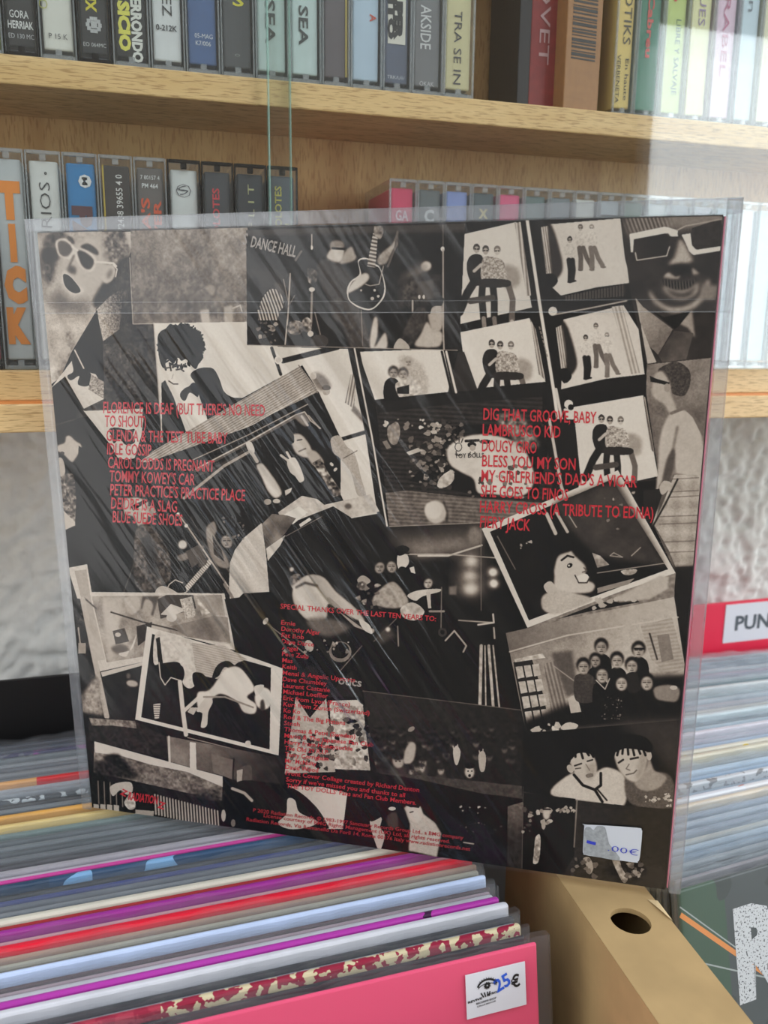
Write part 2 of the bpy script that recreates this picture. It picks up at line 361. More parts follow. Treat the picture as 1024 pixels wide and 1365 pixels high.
# --- portrait with wild hair and bow tie
P('206 432 332 430 372 463 405 488 300 545 250 585 217 590', 208, tex=[('f', 5)])
P('216 512 221 508 232 530 250 580 217 592', 20); L('206 432 217 590', 1.5, 170)
S('211 452 215 443 222 439 228 433 236 436 243 431 247 437 256 436 260 441 268 446 269 453 275 460 271 468 272 478 266 486 262 493 255 487 249 480 243 482 238 478 232 486 224 480 219 492 213 478', 18)
q = random.Random(77)
for i in range(150):
    t = q.uniform(0, 6.28); E(243+29*math.cos(t)+q.uniform(-2, 2), 462+27*math.sin(t)+q.uniform(-2, 2), q.uniform(1.5, 3.6), q.uniform(.8, 1.8), 18, math.degrees(t)+q.uniform(-40, 40))
L('219 484 222 494', 2.5, 20); L('227 485 229 495', 2, 20); L('237 480 236 488', 2, 20)
L('231 490 237 488 246 489', 2.2, 60); L('236 494 242 493 246 496', 2, 50); L('221 492 227 491', 2, 60); L('226 509 232 513 238 513', 1.6, 60); L('232 500 230 506', 1.2, 150)
S('241 526 247 519 253 516 259 511 266 517 265 530 258 526 253 525 248 535 243 533', 16)
S('255 501 264 493 278 491 287 494 294 507 300 523 312 531 324 533 300 548 280 560 276 555 268 533 262 513', 18)
P('246 560 252 540 262 532 272 558 252 580', 205)
# --- scrap with poodle haircut, black shape, little sunglasses
P('67 520 76 508 96 482 114 496 128 500 137 515 139 533 112 546 87 503 72 515', 190, tex=[('f', 8)])
S('96 478 106 472 112 490 122 500 125 510 115 516 104 513 106 502 95 508 90 502 98 496', 18); L('100 468 112 492', 2, 190)
P('122 500 139 510 139 533 118 520', 140, tex=[('f', 60)])
P('111 548 192 545 190 552 192 560 189 582 184 598 180 612 168 614 157 611 146 592', 195, tex=[('f', 5)])
S('146 573 157 571 170 574 180 573 178 580 180 591 168 594 160 586 152 592 149 582', 22)
P('112 548 190 545 190 546 112 549', 90)
# --- profile and patterned coat at the left edge
S('77 595 86 591 88 583 94 582 100 588 109 596 101 612 96 617 89 611 83 605 78 603', 168, soft=1); E(83, 605, 3, 2, 60); S('78 612 84 614 87 630 82 637 79 630', 160)
S('80 640 97 633 101 660 104 698 92 700 84 680', 88, tex=[('m', 70), ('f', 30)]); P('83 680 103 700 86 708', 178); L('60 572 100 560', 1.5, 60)
P('105 595 112 600 116 790 100 700', 14)
# --- amplifier grille and the big rounded windscreen frame
P('186 617 205 602 402 489 427 523 345 562 262 606 205 618', 148, tex=[('l', 24, -30, 3.1), ('f', 10)])
L('225 616 340 566 415 523', 1.5, 190); L('250 560 262 590', 1, 180); L('400 488 412 505 432 535', 1.5, 120)
P('190 620 345 566 428 524 455 580 440 585 262 640', 16)
L('258 614 330 582 412 540', 1.6, 150); L('262 628 330 592 396 556 406 552 413 562', 5, 90); L('262 626 332 590 396 554 408 550 416 562 429 572', 1.6, 185)
S('394 556 404 553 412 562 410 570 400 564', 120, soft=1); L('404 556 412 568', 3, 180); L('413 555 428 572', 2, 160)
L('246 665 300 622 334 603', 4, 150); L('262 636 300 618 330 600', 3, 60)
# --- girl making a peace sign, bottle in a raised fist
S('388 580 404 574 422 590 436 610 470 640 486 662 470 668 430 668 400 640 380 608', 16)
S('389 582 402 580 412 590 418 604 412 611 402 609 394 602', 182, soft=1); L('398 588 404 587', 1.5, 60); L('400 603 409 599', 2, 110); S('386 582 392 578 394 590 388 592', 18)
S('410 605 422 602 434 618 420 622', 165, soft=1); L('376 608 388 617', 3.4, 190); L('384 604 391 616', 3.4, 190)
S('384 616 394 611 402 624 407 640 401 644 395 636 388 630', 190)
P('418 618 429 612 440 632 460 660 446 664 434 642', 120, tex=[('m', 120)]); E(444, 620, 3, 2, 200, 40); E(449, 627, 2, 3, 200, 40)
S('329 593 336 590 341 602 336 608', 195); L('336 603 344 616', 5, 185); S('343 622 351 619 362 632 374 650 377 660 368 665 358 655 350 637', 190, soft=1)
E(358, 670, 5, 4, 160); E(370, 669, 5, 3, 180); P('381 655 391 651 389 657 382 662', 190)
# --- contact sheet frames, left
P('362 463 466 466 490 583 505 686 470 692 456 660 456 585 427 524 405 488', 202, tex=[('f', 5)])
L('379 482 452 464', 7, 18); L('364 465 376 500', 4, 18); E(373, 481, 5.5, 5.5, 205); E(373, 481, 3.5, 3.5, 180)
L('456 587 490 577', 5, 18)
S('418 500 428 498 440 508 443 518 430 522 420 512', 110, soft=2); E(420, 502, 4, 5, 175); E(437, 523, 5, 5, 150); E(437, 518, 6, 3.5, 80)
P('462 538 470 500 478 500 474 546', 150, tex=[('l', 45, 100, 4)]); P('474 540 486 556 487 566 470 548', 110, soft=1)
S('443 586 455 582 464 596 475 606 484 640 490 662 478 660 470 632 455 612 446 604', 160, tex=[('f', 12)]); L('460 612 478 602', 1, 80)
# --- paper, leaflets and the white paint arc
P('372 684 404 662 424 666 434 674 496 660 508 683 470 691 446 676 410 690 380 702', 180, tex=[('m', 14)]); P('378 688 400 676 412 684 392 700 380 696', 215); E(466, 676, 5, 4, 90, soft=1)
P('352 742 350 700 364 686 384 688 396 692 380 714 364 732', 95, tex=[('c', 45)]); P('400 700 414 691 417 694 402 704', 200); L('382 716 430 690', 1, 120)
P('306 786 307 752 314 734 326 718 350 698 356 742 360 790 325 792 308 810', 186, tex=[('f', 6)])
P('356 732 382 714 375 728 358 749', 190)
# --- guitarist by the microphone stand
S('166 668 180 664 196 668 198 676 196 696 186 704 178 690 166 686', 168, soft=1); P('174 676 200 664 200 668 178 682', 20); S('192 678 204 676 208 684 200 690', 150)
S('182 706 196 700 212 712 226 740 228 770 218 782 204 790 186 788 178 770 178 740', 74, soft=1, tex=[('m', 45)]); S('196 715 206 730 212 768 200 760 192 735', 40, soft=3)
L('238 686 252 705 305 783', 2.4, 165); E(238, 686, 2, 2, 220); E(249, 702, 2.5, 2.5, 220); L('255 690 300 776', 1, 90); L('164 794 190 720', 1.4, 70)
E(244, 727, 6, 6, 205, soft=1); S('237 742 246 738 272 728 268 736 248 748 238 748', 120, soft=1); P('248 736 266 727 276 745 256 758', 85)
L('240 796 270 762 280 750', 7, 165, tex=[('l', 40, 45, 3)]); E(271, 752, 7, 4, 90, -40); S('224 790 228 780 236 774 244 778 248 790', 12); L('222 788 226 780 234 774 244 778', 1.4, 190); S('207 790 216 782 232 788 238 796 212 802', 170)
S('276 704 286 696 290 708 288 718 304 745 306 758 292 756 282 742 276 720', 130, soft=1); P('284 714 296 734 300 750 286 740', 60); face(303, 722, 8, 150, -20); S('295 712 303 700 312 712 306 716', 20); L('300 780 312 800', 4, 120)
flecks(286, 690, 330, 720, 14, 2, 60, 130, 3)
# --- sepia prints with white borders, lower left
P('90 758 116 753 122 790 300 792 314 868 255 852 205 842 196 882 133 896', 186, tex=[('f', 6)])
P('99 762 115 760 121 800 140 880 128 882', 150, g=(170, 105, 770, 130, 880))
P('122 796 296 794 308 860 250 850 204 840 192 876 142 884', 140, tex=[('c', 30), ('f', 8)])
P('136 796 165 796 152 876 144 882', 170, soft=2); S('166 798 184 797 186 812 176 820 168 812', 165, soft=1); L('148 817 190 830 240 842', 2, 60); L('112 798 128 812', 2, 80)
P('190 796 212 796 204 822 188 812', 80, soft=1); S('194 800 204 806 200 822 190 816', 150, soft=1); P('182 836 203 830 200 850 184 862', 55); P('150 842 166 838 172 856 154 860', 70); E(157, 847, 4, 3, 170); E(160, 866, 12, 6, 90, soft=2); S('158 872 176 866 182 846 176 860 168 876', 185)
P('210 800 222 794 258 794 262 812 214 826', 70); P('214 820 228 806 250 814 230 822', 190); E(229, 824, 7, 6, 190); P('240 800 256 796 262 822 248 826', 175, tex=[('f', 50)]); P('262 800 282 796 286 816 270 822', 170, tex=[('m', 50)])
P('228 836 285 822 304 824 308 858 250 850', 118, tex=[('c', 14)]); P('262 796 294 796 298 820 284 822', 140)
P('95 798 112 800 134 905 120 906', 28, tex=[('m', 40), ('f', 30)]); L('104 838 108 870', 2, 150); P('104 858 114 858 114 872 104 872', 140)
L('110 800 128 890 142 956', 7, 168); P('110 924 132 895 138 955 110 950', 140, soft=3, tex=[('m', 30)])
P('134 898 190 884 186 962 146 958', 26, tex=[('c', 14)]); E(176, 912, 8, 4.5, 160, 10, soft=1); E(171, 902, 3, 4, 90, soft=1)
P('134 897 192 883 190 888 136 903', 180)
# --- print of the guitarist asleep on a couch (white border)
P('196 836 378 889 372 1008 180 960', 200, tex=[('f', 4)]); P('203 846 362 891 360 1000 188 957', 20, tex=[('c', 8)])
S('206 850 216 842 240 850 258 858 266 900 256 918 244 912 240 885 216 885 205 885', 188, tex=[('m', 20)]); P('208 852 213 850 218 890 212 896', 30)
P('256 858 300 862 330 880 318 884 290 906 262 900', 160, tex=[('l', 12, 14, 3)]); S('283 905 290 888 304 882 318 892 330 902 322 908 302 890 292 902', 25)
S('212 888 216 886 236 887 244 890 246 902 240 912 232 904 222 914 214 904', 18); L('212 884 214 904 220 914 228 904 240 908', 1.4, 200)
S('258 898 272 900 276 916 268 926 258 912', 22); L('240 910 244 950 248 980', 6, 190); L('246 948 266 930', 5, 185); S('264 924 280 920 300 894 318 890 332 904 340 920 330 930 342 940 340 952 325 950 316 936 296 926 284 932 274 948 264 944', 200, soft=1)
S('262 948 276 930 284 936 278 950 276 968 268 970 270 952', 180); L('272 930 300 930 338 944', 2.4, 130); E(352, 932, 12, 15, 206, soft=1); S('340 916 352 914 350 922 342 928', 190); S('348 936 352 934 354 946 348 948', 60, soft=1)
P('204 940 214 938 212 958 206 960', 150, tex=[('l', 60, 0, 3)]); L('250 984 330 1004', 1.2, 150); P('254 944 264 944 258 954 250 950', 165); E(331, 992, 4, 4, 180)
# --- lower left strip: landscape, doors, fence
P('118 956 180 962 225 985 225 1013 118 988', 42, tex=[('m', 18)]); P('118 958 180 962 182 972 150 968 122 968', 120, tex=[('m', 40)])
P('222 982 380 1012 380 1060 300 1036 225 1016', 120, g=(40, 250, 1000, 360, 1030), tex=[('c', 16)]); L('225 983 226 1018', 3, 185); P('253 990 261 991 262 1030 253 1028', 200); P('282 1006 312 1014 310 1040 284 1030', 105); L('312 1012 310 1050', 2, 30)
P('125 989 297 1036 296 1068 124 1030', 110, tex=[('m', 34), ('c', 30)]); P('125 989 297 1036 297 1050 250 1030 200 1020 160 1008 126 1004', 192)
S('136 1010 156 1006 166 1016 182 1034 172 1036 150 1020', 30, soft=2, tex=[('m', 30)]); P('124 1014 150 1018 180 1040 125 1034', 40, soft=3, tex=[('m', 24)]); P('250 1060 296 1050 296 1070 240 1066', 55, soft=4, tex=[('m', 40)])
P('120 1034 300 1072 296 1095 120 1080', 26, tex=[('f', 10)])
for k in range(22): x = 207+k*4; L(f'{x-1},{1060+k*1.05} {x+.5},{1086+k*.9}', 2.1, 165)
for k in range(6): L(f'{130+k*8},{1042+k} {131+k*8},{1072+k}', 1.5, 120)
for x in (124, 133, 142, 151): P(f'{x} {1066+x*.05} {x+7} {1067+x*.05} {x+7} {1078+x*.06} {x} {1077+x*.05}', 165)
S('146 1050 158 1044 174 1044 176 1056 168 1060 160 1054 150 1062', 175); S('165 1070 176 1058 180 1076 172 1080', 180, tex=[('m', 60)]); P('180 1080 205 1082 204 1090 180 1088', 150); E(298, 1088, 3, 8, 170); E(311, 1098, 3, 5, 120)
# --- man in profile bent over, white shape
S('318 1030 326 1022 336 1024 334 1050 322 1052', 80); P('316 1028 324 1026 322 1050 316 1046', 150)
P('348 1048 430 1050 464 1058 458 1106 436 1106 420 1084 400 1060 376 1050', 172, g=(196, 380, 1060, 460, 1080)); S('300 1060 320 1042 356 1044 392 1052 420 1074 436 1098 434 1106 380 1100 310 1090', 16)
S('384 1066 394 1068 400 1084 424 1096 410 1104 386 1106 371 1098 382 1086', 180); L('310 1052 326 1058 336 1068', 4, 160)
# --- stage with beams of light, performers, lamps
P('300 800 360 792 500 700 700 700 712 740 690 900 690 945 480 920 400 900 316 870', 17)
P('516 706 660 692 645 742 560 745 520 728', 55, soft=5); P('530 722 620 716 640 730 560 746', 120, soft=7); E(636, 716, 10, 14, 120, soft=3)
L('560 742 600 742 645 728', 2.4, 190); L('545 740 600 740 680 746', 1.6, 170); L('644 704 644 815', 1, 120)
for x, y, r in ((631, 750, 13), (629, 770, 13), (630, 786, 14)): E(x, y, r*1.6, r, 110, soft=8, a=.8); E(x, y, r*.65, r*.55, 215, soft=4)
for x, y in ((660, 764), (661, 779)): E(x, y, 8, 7, 150, soft=3); E(x, y, 5, 5, 215, soft=1)
P('601 783 611 782 611 794 601 794', 110, soft=1)
S('496 752 512 748 534 756 560 770 556 790 540 800 520 796 498 778', 14); face(508, 757, 7, 150, 20); face(524, 756, 7, 160, -10)
S('532 742 540 738 546 742 547 752 542 760 548 766 540 768 532 756', 185); S('528 734 538 728 548 732 544 738 534 742', 18); L('540 738 547 739', 2, 30); S('534 758 556 764 576 780 556 800 540 796', 16); P('548 758 554 756 556 766 550 764', 190)
S('500 796 516 780 530 778 546 800 542 810 520 812 500 806', 150, soft=1, tex=[('m', 20)]); S('545 795 560 788 588 786 588 790 566 796 556 802', 185); face(573, 778, 6, 190, 20); P('570 790 576 790 577 812 573 812', 170); S('536 812 552 804 568 816 556 828 540 824', 175, tex=[('m', 30)]); L('575 816 594 816', 3, 130); L('591 784 590 846', 1.4, 120); E(592, 844, 6, 6, 60); E(592, 844, 3, 3, 20)
L('614 828 658 831', 2, 150); L('660 820 661 831 640 834', 2.6, 185); L('661 838 662 852', 2.4, 160); L('596 855 608 842 624 862 620 870', 2.4, 150)
for x0, x1, wd in ((646, 642, 4.5), (651, 650, 2), (656, 660, 4), (662, 668, 2.4)): L(f'{x0-2},862 {x1},944', wd, 165, tex=[('m', 30)])
S('388 770 400 766 404 778 398 790 390 784', 95, tex=[('m', 80)]); S('392 784 410 768 432 770 450 790 476 812 488 830 470 824 440 806 436 826 412 828 394 808', 178, soft=1); L('396 784 408 778 424 782', 3, 60, soft=1); L('440 800 476 834 498 842', 6, 150); L('450 812 486 838', 2, 40); S('480 826 494 834 498 846 486 840', 195)
S('410 826 446 826 470 838 440 850 418 842', 95, soft=3); E(390, 760, 3, 3, 210, soft=1); S('478 774 486 768 496 776 484 782', 150); E(484, 782, 7, 6, 120, tex=[('m', 80)]); flecks(478, 780, 510, 812, 16, 4, 60, 170, 9)
L('354 830 380 850 412 876', 1.6, 130); E(355, 829, 3, 5, 190, 30); E(413, 862, 6, 8, 170, -20); flecks(380, 850, 440, 880, 12, 3, 60, 150, 12); E(455, 870, 15, 14, 120); E(455, 868, 12, 11, 18); flecks(445, 856, 468, 872, 7, 3, 110, 180, 4); L('455 895 484 862', 1.6, 110); L('500 856 530 826', 1.4, 110); P('500 850 520 832 530 850 508 862', 70, soft=3); E(519, 840, 3, 3, 215, soft=1); E(415, 898, 10, 10, 40); L('532 836 533 862', 2, 130)
# --- scraps beneath the thanks list
P('395 930 414 958 436 932 448 1030 380 1032', 165, tex=[('m', 16)]); P('436 930 470 895 485 930', 40); P('440 936 485 940 495 1028 446 1026', 175, tex=[('m', 60)]); P('444 935 478 934 486 942 440 941', 195); E(466, 962, 4, 4, 25); flecks(440, 960, 498, 1022, 50, 4.5, 20, 170, 21); flecks(384, 980, 440, 1028, 60, 3.5, 20, 120, 23); E(463, 1012, 9, 16, 160, soft=2, tex=[('m', 40)])
# --- dark crowd
P('485 922 700 948 698 1050 503 1030', 34, g=(46, 690, 1000, 500, 940), tex=[('m', 8)]); L('485 922 700 948', 1, 110)
clip('485 922 700 948 700 1050 503 1030'); crowd(500, 972, 690, 992, 46, 3.2, 45, 80, 31); crowd(500, 990, 690, 1018, 34, 4.2, 60, 105, 32); crowd(505, 1012, 600, 1030, 7, 6, 110, 165, 33)
S('542 1000 550 990 556 996 552 1016 540 1018', 165, soft=1); E(628, 1030, 6.5, 8.5, 178, soft=1); E(628, 1022, 7, 4, 20); E(626, 1029, 1.2, 1, 40); E(631, 1029, 1.2, 1, 40); E(628, 1035, 2, 2, 30)
S('608 1018 606 1002 611 995 616 1004 612 1020', 175); L('606 996 608 1006', 1.6, 175); L('612 994 612 1004', 1.6, 175); S('642 1028 640 1008 646 1002 650 1010 648 1028', 160); L('641 1002 643 1010', 1.6, 160); L('646 1000 646 1008', 1.6, 160); E(550, 973, 5, 3, 130, -30); clip()
P('503 1031 560 1034 698 1049 699 1066 640 1058 560 1040', 68, tex=[('m', 12)])
# --- strip at the bottom centre
P('540 1078 548 1072 560 1074 566 1086 582 1098 590 1112 584 1143 546 1135 548 1100', 172, soft=1, tex=[('f', 6)]); S('543 1076 552 1071 562 1076 564 1090 556 1098 548 1092', 185, soft=1); P('541 1074 552 1070 563 1073 560 1078 548 1077', 30); L('548 1084 552 1083', 1.5, 60)
S('494 1096 502 1086 510 1092 508 1104 514 1114 508 1134 502 1126', 175); S('491 1090 500 1084 510 1088 506 1092 496 1096', 20); S('518 1088 530 1084 532 1106 518 1102', 70, soft=1); E(524, 1079, 5, 2.5, 190); flecks(615, 1075, 650, 1085, 6, 2.4, 110, 180, 41); flecks(610, 1095, 670, 1110, 14, 1.2, 60, 110, 42); L('620 1124 633 1126', 2, 150)
P('679 1076 700 1070 698 1160 678 1157', 96, g=(48, 688, 1080, 688, 1120), tex=[('m', 12)]); L('700 1050 698 1160', 1, 90)
# --- contact sheets at the top right
P('596 290 760 284 770 520 600 530', 26)
P('623 313 692 297 713 411 617 433', 198, tex=[('f', 4)]); P('690 298 698 297 712 395 706 396', 150, tex=[('l', 40, 85, 5)]); trio(639, 333, 4.2, 'sit')
P('617 444 710 425 731 510 626 520', 200, tex=[('f', 4)]); P('711 427 718 440 731 508 722 500', 140, tex=[('l', 40, 80, 4)])
clip('617 444 710 425 731 510 626 520'); trio(659, 460, 3.9, 'sit'); clip()
P('480 470 594 466 606 523 502 534', 200, tex=[('f', 5)])
clip('480 470 600 466 606 523 502 534'); S('534 480 546 476 566 488 574 510 570 528 548 530', 165, soft=2, tex=[('f', 16)]); face(547, 484, 5, 160, 0, 150)
S('515 512 526 504 536 514 536 536 516 536', 24); S('530 512 560 508 562 524 540 536', 175, tex=[('m', 60)]); face(527, 498, 6, 150, 0, 40); face(540, 500, 6, 160, 0, 60); P('532 518 548 514 548 526 532 526', 26); clip()
P('614 470 622 470 640 521 600 524', 46); L('470 466 493 583 516 702', 6, 18); L('479 466 502 583 521 702', 5, 18); L('475 466 498 583 518 702', 2.4, 205); L('598 470 611 524', 3, 200); L('592 470 605 524', 3, 18)
L('707 295 724 410 742 522 753 600 760 650', 4.4, 208); L('724 440 735 505', 4, 20); L('745 520 768 640', 4, 190); L('753 520 766 560 780 650', 8, 22)
for k in range(7): L(f'{723+k*1.6},{437+k*6} {724+k*1.6},{440+k*6}', 1.6, 130)
P('716 300 836 292 850 440 865 520 750 525', 28)
P('737 300 832 292 838 345 846 378 800 384 752 395 740 384', 192, tex=[('f', 4)]); P('725 304 735 302 745 372 733 370', 150, tex=[('l', 40, 82, 3)]); S('735 298 744 312 754 350 752 366 742 374 738 350', 50, soft=1); S('730 368 742 366 748 376 738 386 732 380', 20)
trio(764, 321, 3.1, 'jump'); P('755 396 838 380 838 396 760 402', 60, tex=[('l', 20, 90, 4)]); L('740 421 790 412 840 402', 2, 160)
P('755 427 836 408 856 440 864 500 812 506 752 520', 192, tex=[('f', 4)]); P('745 438 753 434 764 496 752 494', 150, tex=[('l', 40, 82, 3)]); S('753 430 762 440 773 480 770 496 760 502 758 470', 40, soft=1); S('748 496 760 492 766 504 756 512', 20); E(741, 416, 6, 6, 200)
trio(785, 452, 3.0, 'run'); P('820 410 834 408 858 498 846 500', 165, tex=[('l', 26, 76, 5)])
P('755 546 862 528 882 636 840 645 828 628 800 640 768 655 772 600', 198, tex=[('f', 4)]); trio(806, 560, 3.9, 'sit'); P('862 530 868 530 882 610 872 600', 120, tex=[('l', 40, 80, 4)])
L('768 655 806 646 884 640', 1, 60); L('840 652 884 646', 11, 18); L('866 526 886 646', 4, 16); E(762, 540, 6, 6, 200); E(765, 544, 4, 4, 28)
P('745 560 770 560 778 640 760 700 740 700 734 640', 30); L('736 560 752 650 768 705', 4, 180); L('752 648 776 712', 3, 170)
# --- grinning man in big white sunglasses
clip('833 292 969 289 955 478 866 487 845 390')
P('830 285 975 285 975 490 830 490', 48, tex=[('c', 12)]); P('838 290 970 288 968 310 930 305 900 308 846 320', 120, soft=4)
S('840 292 880 290 900 305 880 312 846 312', 100, soft=5, tex=[('l', 30, 70, 5)])
P('844 313 892 303 909 308 909 316 899 316 896 312 850 320 850 337 846 337', 208); P('914 314 926 312 928 328 934 334 968 329 968 335 930 341 924 336 918 322', 208)
P('850 320 893 312 898 318 896 340 854 348 849 340', 52, g=(38, 850, 340, 880, 330)); L('852 338 854 348 894 342 898 330', 1.4, 190); P('928 305 968 292 968 328 934 334 928 326', 48, tex=[('m', 8)]); L('908 308 920 302 932 300 968 293', 1.6, 150)
S('912 320 918 326 924 338 929 348 922 352 914 352 902 354 896 352 904 344 908 330', 165, soft=2, tex=[('f', 6)]); S('900 356 920 354 928 360 914 366 902 362', 22, soft=2)
S('890 372 896 364 906 370 912 368 908 374', 155, soft=1); S('928 358 938 366 930 368', 150, soft=1)
S('886 372 905 374 925 372 938 366 946 376 934 400 916 406 896 402 882 388', 60, soft=2)
S('892 382 908 388 924 386 936 378 934 392 918 400 902 398 890 388', 158, soft=2); S('892 384 906 391 922 390 934 382 926 395 912 398 900 394', 60, soft=2); S('889 374 905 376 926 376 934 372 924 384 906 386 894 382', 50, soft=1, tex=[('l', 36, 85, 4)])
S('871 388 880 400 898 410 920 408 938 396 948 374 952 378 942 402 926 414 902 418 884 410 872 398', 160, soft=2)
P('942 378 962 382 958 402 938 400', 120, soft=2); P('852 398 862 410 902 440 882 474 870 462 858 430', 150, tex=[('f', 6)], g=(105, 858, 410, 896, 440)); P('928 414 932 452 922 438 910 432', 135, soft=1); P('856 400 860 440 868 486 880 484 872 466 858 430', 165); P('872 414 890 424 926 416 910 436 904 440', 18)
P('882 474 904 442 930 445 920 480 888 484', 70, tex=[('c', 30)]); clip()
# --- shirtless man in braces
P('867 487 955 478 930 800 905 765 875 700 884 645 866 525', 88, tex=[('c', 14), ('f', 6)], g=(122, 880, 600, 940, 490))
S('884 492 905 483 922 492 926 508 918 528 902 526 896 512 880 506 882 498', 64, tex=[('f', 22)]); S('878 500 888 496 898 512 900 528 906 546 898 552 890 540 880 534 873 524 875 512', 158, soft=1); P('871 502 880 506 898 511 896 515 882 512 872 510', 28); E(894, 518, 4, 6, 140)
S('905 548 925 552 940 580 944 640 936 640 905 632 898 640 884 648 880 690 874 700 880 640 884 590 892 562', 168, soft=1); L('900 552 918 545 930 556 942 580', 4, 105); L('908 570 902 600 904 632', 3, 110, soft=1); S('894 612 904 600 902 630 890 660 886 650', 80, soft=1)
P('904 634 940 634 936 700 930 756 905 757 896 735 876 700 890 668', 156, tex=[('l', 10, 2, 24), ('l', 9, 92, 22), ('f', 8)])
for y in (640, 657, 664, 690, 700, 724, 738): L(f'{898 if y < 690 else 884},{y} 936,{y-2}', 1.4, 90, a=.7)
P('862 655 890 652 874 700 862 690', 40); L('875 702 892 672 908 640', 2.4, 40); S('884 650 890 642 900 646 892 658 886 660', 160)
P('902 757 932 755 924 860 905 830', 34, soft=2); S('870 792 896 765 900 780 890 800 868 808 840 812', 140, soft=2)
# --- tabletop with cake and the doodle
P('503 538 727 513 727 560 740 640 738 690 645 698 521 703', 44, tex=[('l', 8, 3, 6), ('m', 8)]); P('516 658 545 655 640 665 735 672 740 690 645 698 521 703', 100, tex=[('l', 12, 4, 5), ('m', 14)]); P('503 538 727 513 727 530 600 540 506 552', 30)
P('548 642 590 600 600 570 620 567 725 567 735 600 720 662 640 662', 14); flecks(515, 558, 575, 572, 16, 3, 110, 200, 51); flecks(548, 585, 605, 650, 110, 4, 30, 150, 52); flecks(590, 562, 620, 590, 26, 3.4, 50, 120, 53); flecks(572, 566, 590, 586, 12, 4, 110, 180, 54)
S('520 570 532 564 536 576 532 592 524 593 519 582', 125, tex=[('m', 30)]); P('544 604 560 598 566 602 548 608', 175); P('512 590 518 588 524 598 518 600', 120); S('588 640 596 632 606 628 608 640 598 650 586 650', 180, tex=[('m', 40)])
S('600 598 612 588 632 581 660 581 690 590 706 606 716 640 700 662 660 660 640 658 634 640 620 632 604 622 599 610', 192, soft=1, tex=[('c', 12)]); flecks(625, 620, 720, 665, 26, 3.4, 60, 150, 55)
S('665 560 690 552 712 572 722 596 700 598 680 580', 110, soft=3, tex=[('m', 80)])
E(614, 597, 5, 6, 40); E(614, 597, 4, 5, 190); L('607 588 610 592', 1.2, 30); L('615 584 615 590', 1.2, 30); L('620 586 618 591', 1.2, 30); L('611 603 611 608 617 608', 1.2, 40)
E(632, 594, 6, 4, 30); L('624 589 641 588', 3.4, 25, tex=[('f', 60)]); E(633, 598, 4, 4, 150); L('630 604 628 609', 1.2, 40); L('636 604 637 609', 1.2, 40); E(650, 590, 8, 3, 60, tex=[('f', 60)])
E(584, 684, 14.5, 15, 175, soft=1); E(580, 681, 12, 12, 195, soft=1); L('594 670 599 684 598 696', 2, 40, soft=1); L('521 703 645 698', 1, 150)
# --- print of a laughing boy in a dark room
P('645 706 828 628 905 765 706 838', 200, tex=[('f', 4)]); P('656 710 820 640 895 760 708 828', 24, tex=[('c', 6)]); P('740 672 826 640 893 757 800 742 762 706', 62, soft=4, tex=[('c', 10)])
L('666 716 690 760', 1.4, 110); L('732 686 744 712', 5, 175); L('744 682 760 710', 4, 170); L('762 688 772 704', 1.6, 150); L('800 765 890 752', 1.2, 150)
S('738 741 748 736 762 733 770 742 784 756 784 772 796 780 792 790 772 792 744 790 742 766 736 752', 178, soft=1); S('728 782 738 776 748 792 734 792', 170); S('730 740 742 732 766 730 764 736 748 742 742 760 738 775 730 770', 20, soft=1)
L('752 748 760 742 768 744', 2.6, 30); E(763, 755, 4, 3, 40, -30); E(762, 755, 1.4, 1.2, 190); S('772 770 784 766 789 772 782 778 773 776', 205); L('770 768 775 778 786 778 790 770', 1.6, 50); L('782 758 786 762 780 764', 1.6, 90)
S('726 796 745 788 770 792 794 800 770 812 744 820 727 814', 165, soft=1, tex=[('f', 6)]); P('793 738 804 742 816 754 800 758', 150, tex=[('m', 40)]); L('817 742 834 744 822 738 817 742', 1.2, 150); L('846 742 858 731', 1.4, 150); S('832 762 852 760 850 766 838 768', 150, tex=[('m', 60)]); flecks(790, 660, 870, 710, 12, 2.4, 60, 150, 61); P('800 785 850 772 842 780 800 792', 130); flecks(690, 720, 712, 740, 4, 2.4, 130, 170, 62)
P('706 838 830 790 905 765 903 797 760 828', 120, tex=[('m', 20)]); P('748 826 800 806 850 795 856 804 790 816', 30); flecks(790, 800, 850, 812, 8, 4, 140, 190, 63); P('820 800 884 768 896 770 894 786 870 800 830 804', 165, soft=1)
# --- group of friends in a kitchen
P('677 845 735 832 903 797 918 895 926 960 704 978', 130, tex=[('c', 12), ('f', 6)], g=(165, 760, 840, 820, 900)); P('677 845 760 826 903 797 906 815 850 830 760 850 683 872', 108, g=(165, 700, 860, 860, 810)); L('682 870 760 848 908 824', 2, 175)
P('830 850 846 808 862 812 838 846', 165, soft=1); P('858 836 900 824 918 892 896 902 872 880', 150, tex=[('l', 8, -8, 5)]); L('870 846 880 880', 2.4, 60); P('880 848 896 846 902 880 886 884', 120)
P('687 884 712 880 728 930 736 975 704 978', 40)
for r_ in range(4):
    for c_ in range(3): x = 690+c_*11+r_*4; y = 890+r_*20-c_*1.5; P(f'{x} {y} {x+9} {y-1} {x+12} {y+14} {x+3} {y+16}', 172, tex=[('m', 24)])
P('688 880 726 872 730 878 690 884', 175, tex=[('m', 40)]); P('728 886 744 882 760 950 740 966', 120, tex=[('l', 20, 76, 5)]); P('738 872 766 868 774 926 758 930', 85, soft=2); L('740 888 800 932 840 962', 1.4, 140); P('700 962 760 940 840 905 918 900 926 962 704 978', 20, soft=4); P('760 932 772 926 778 950 764 952', 170)
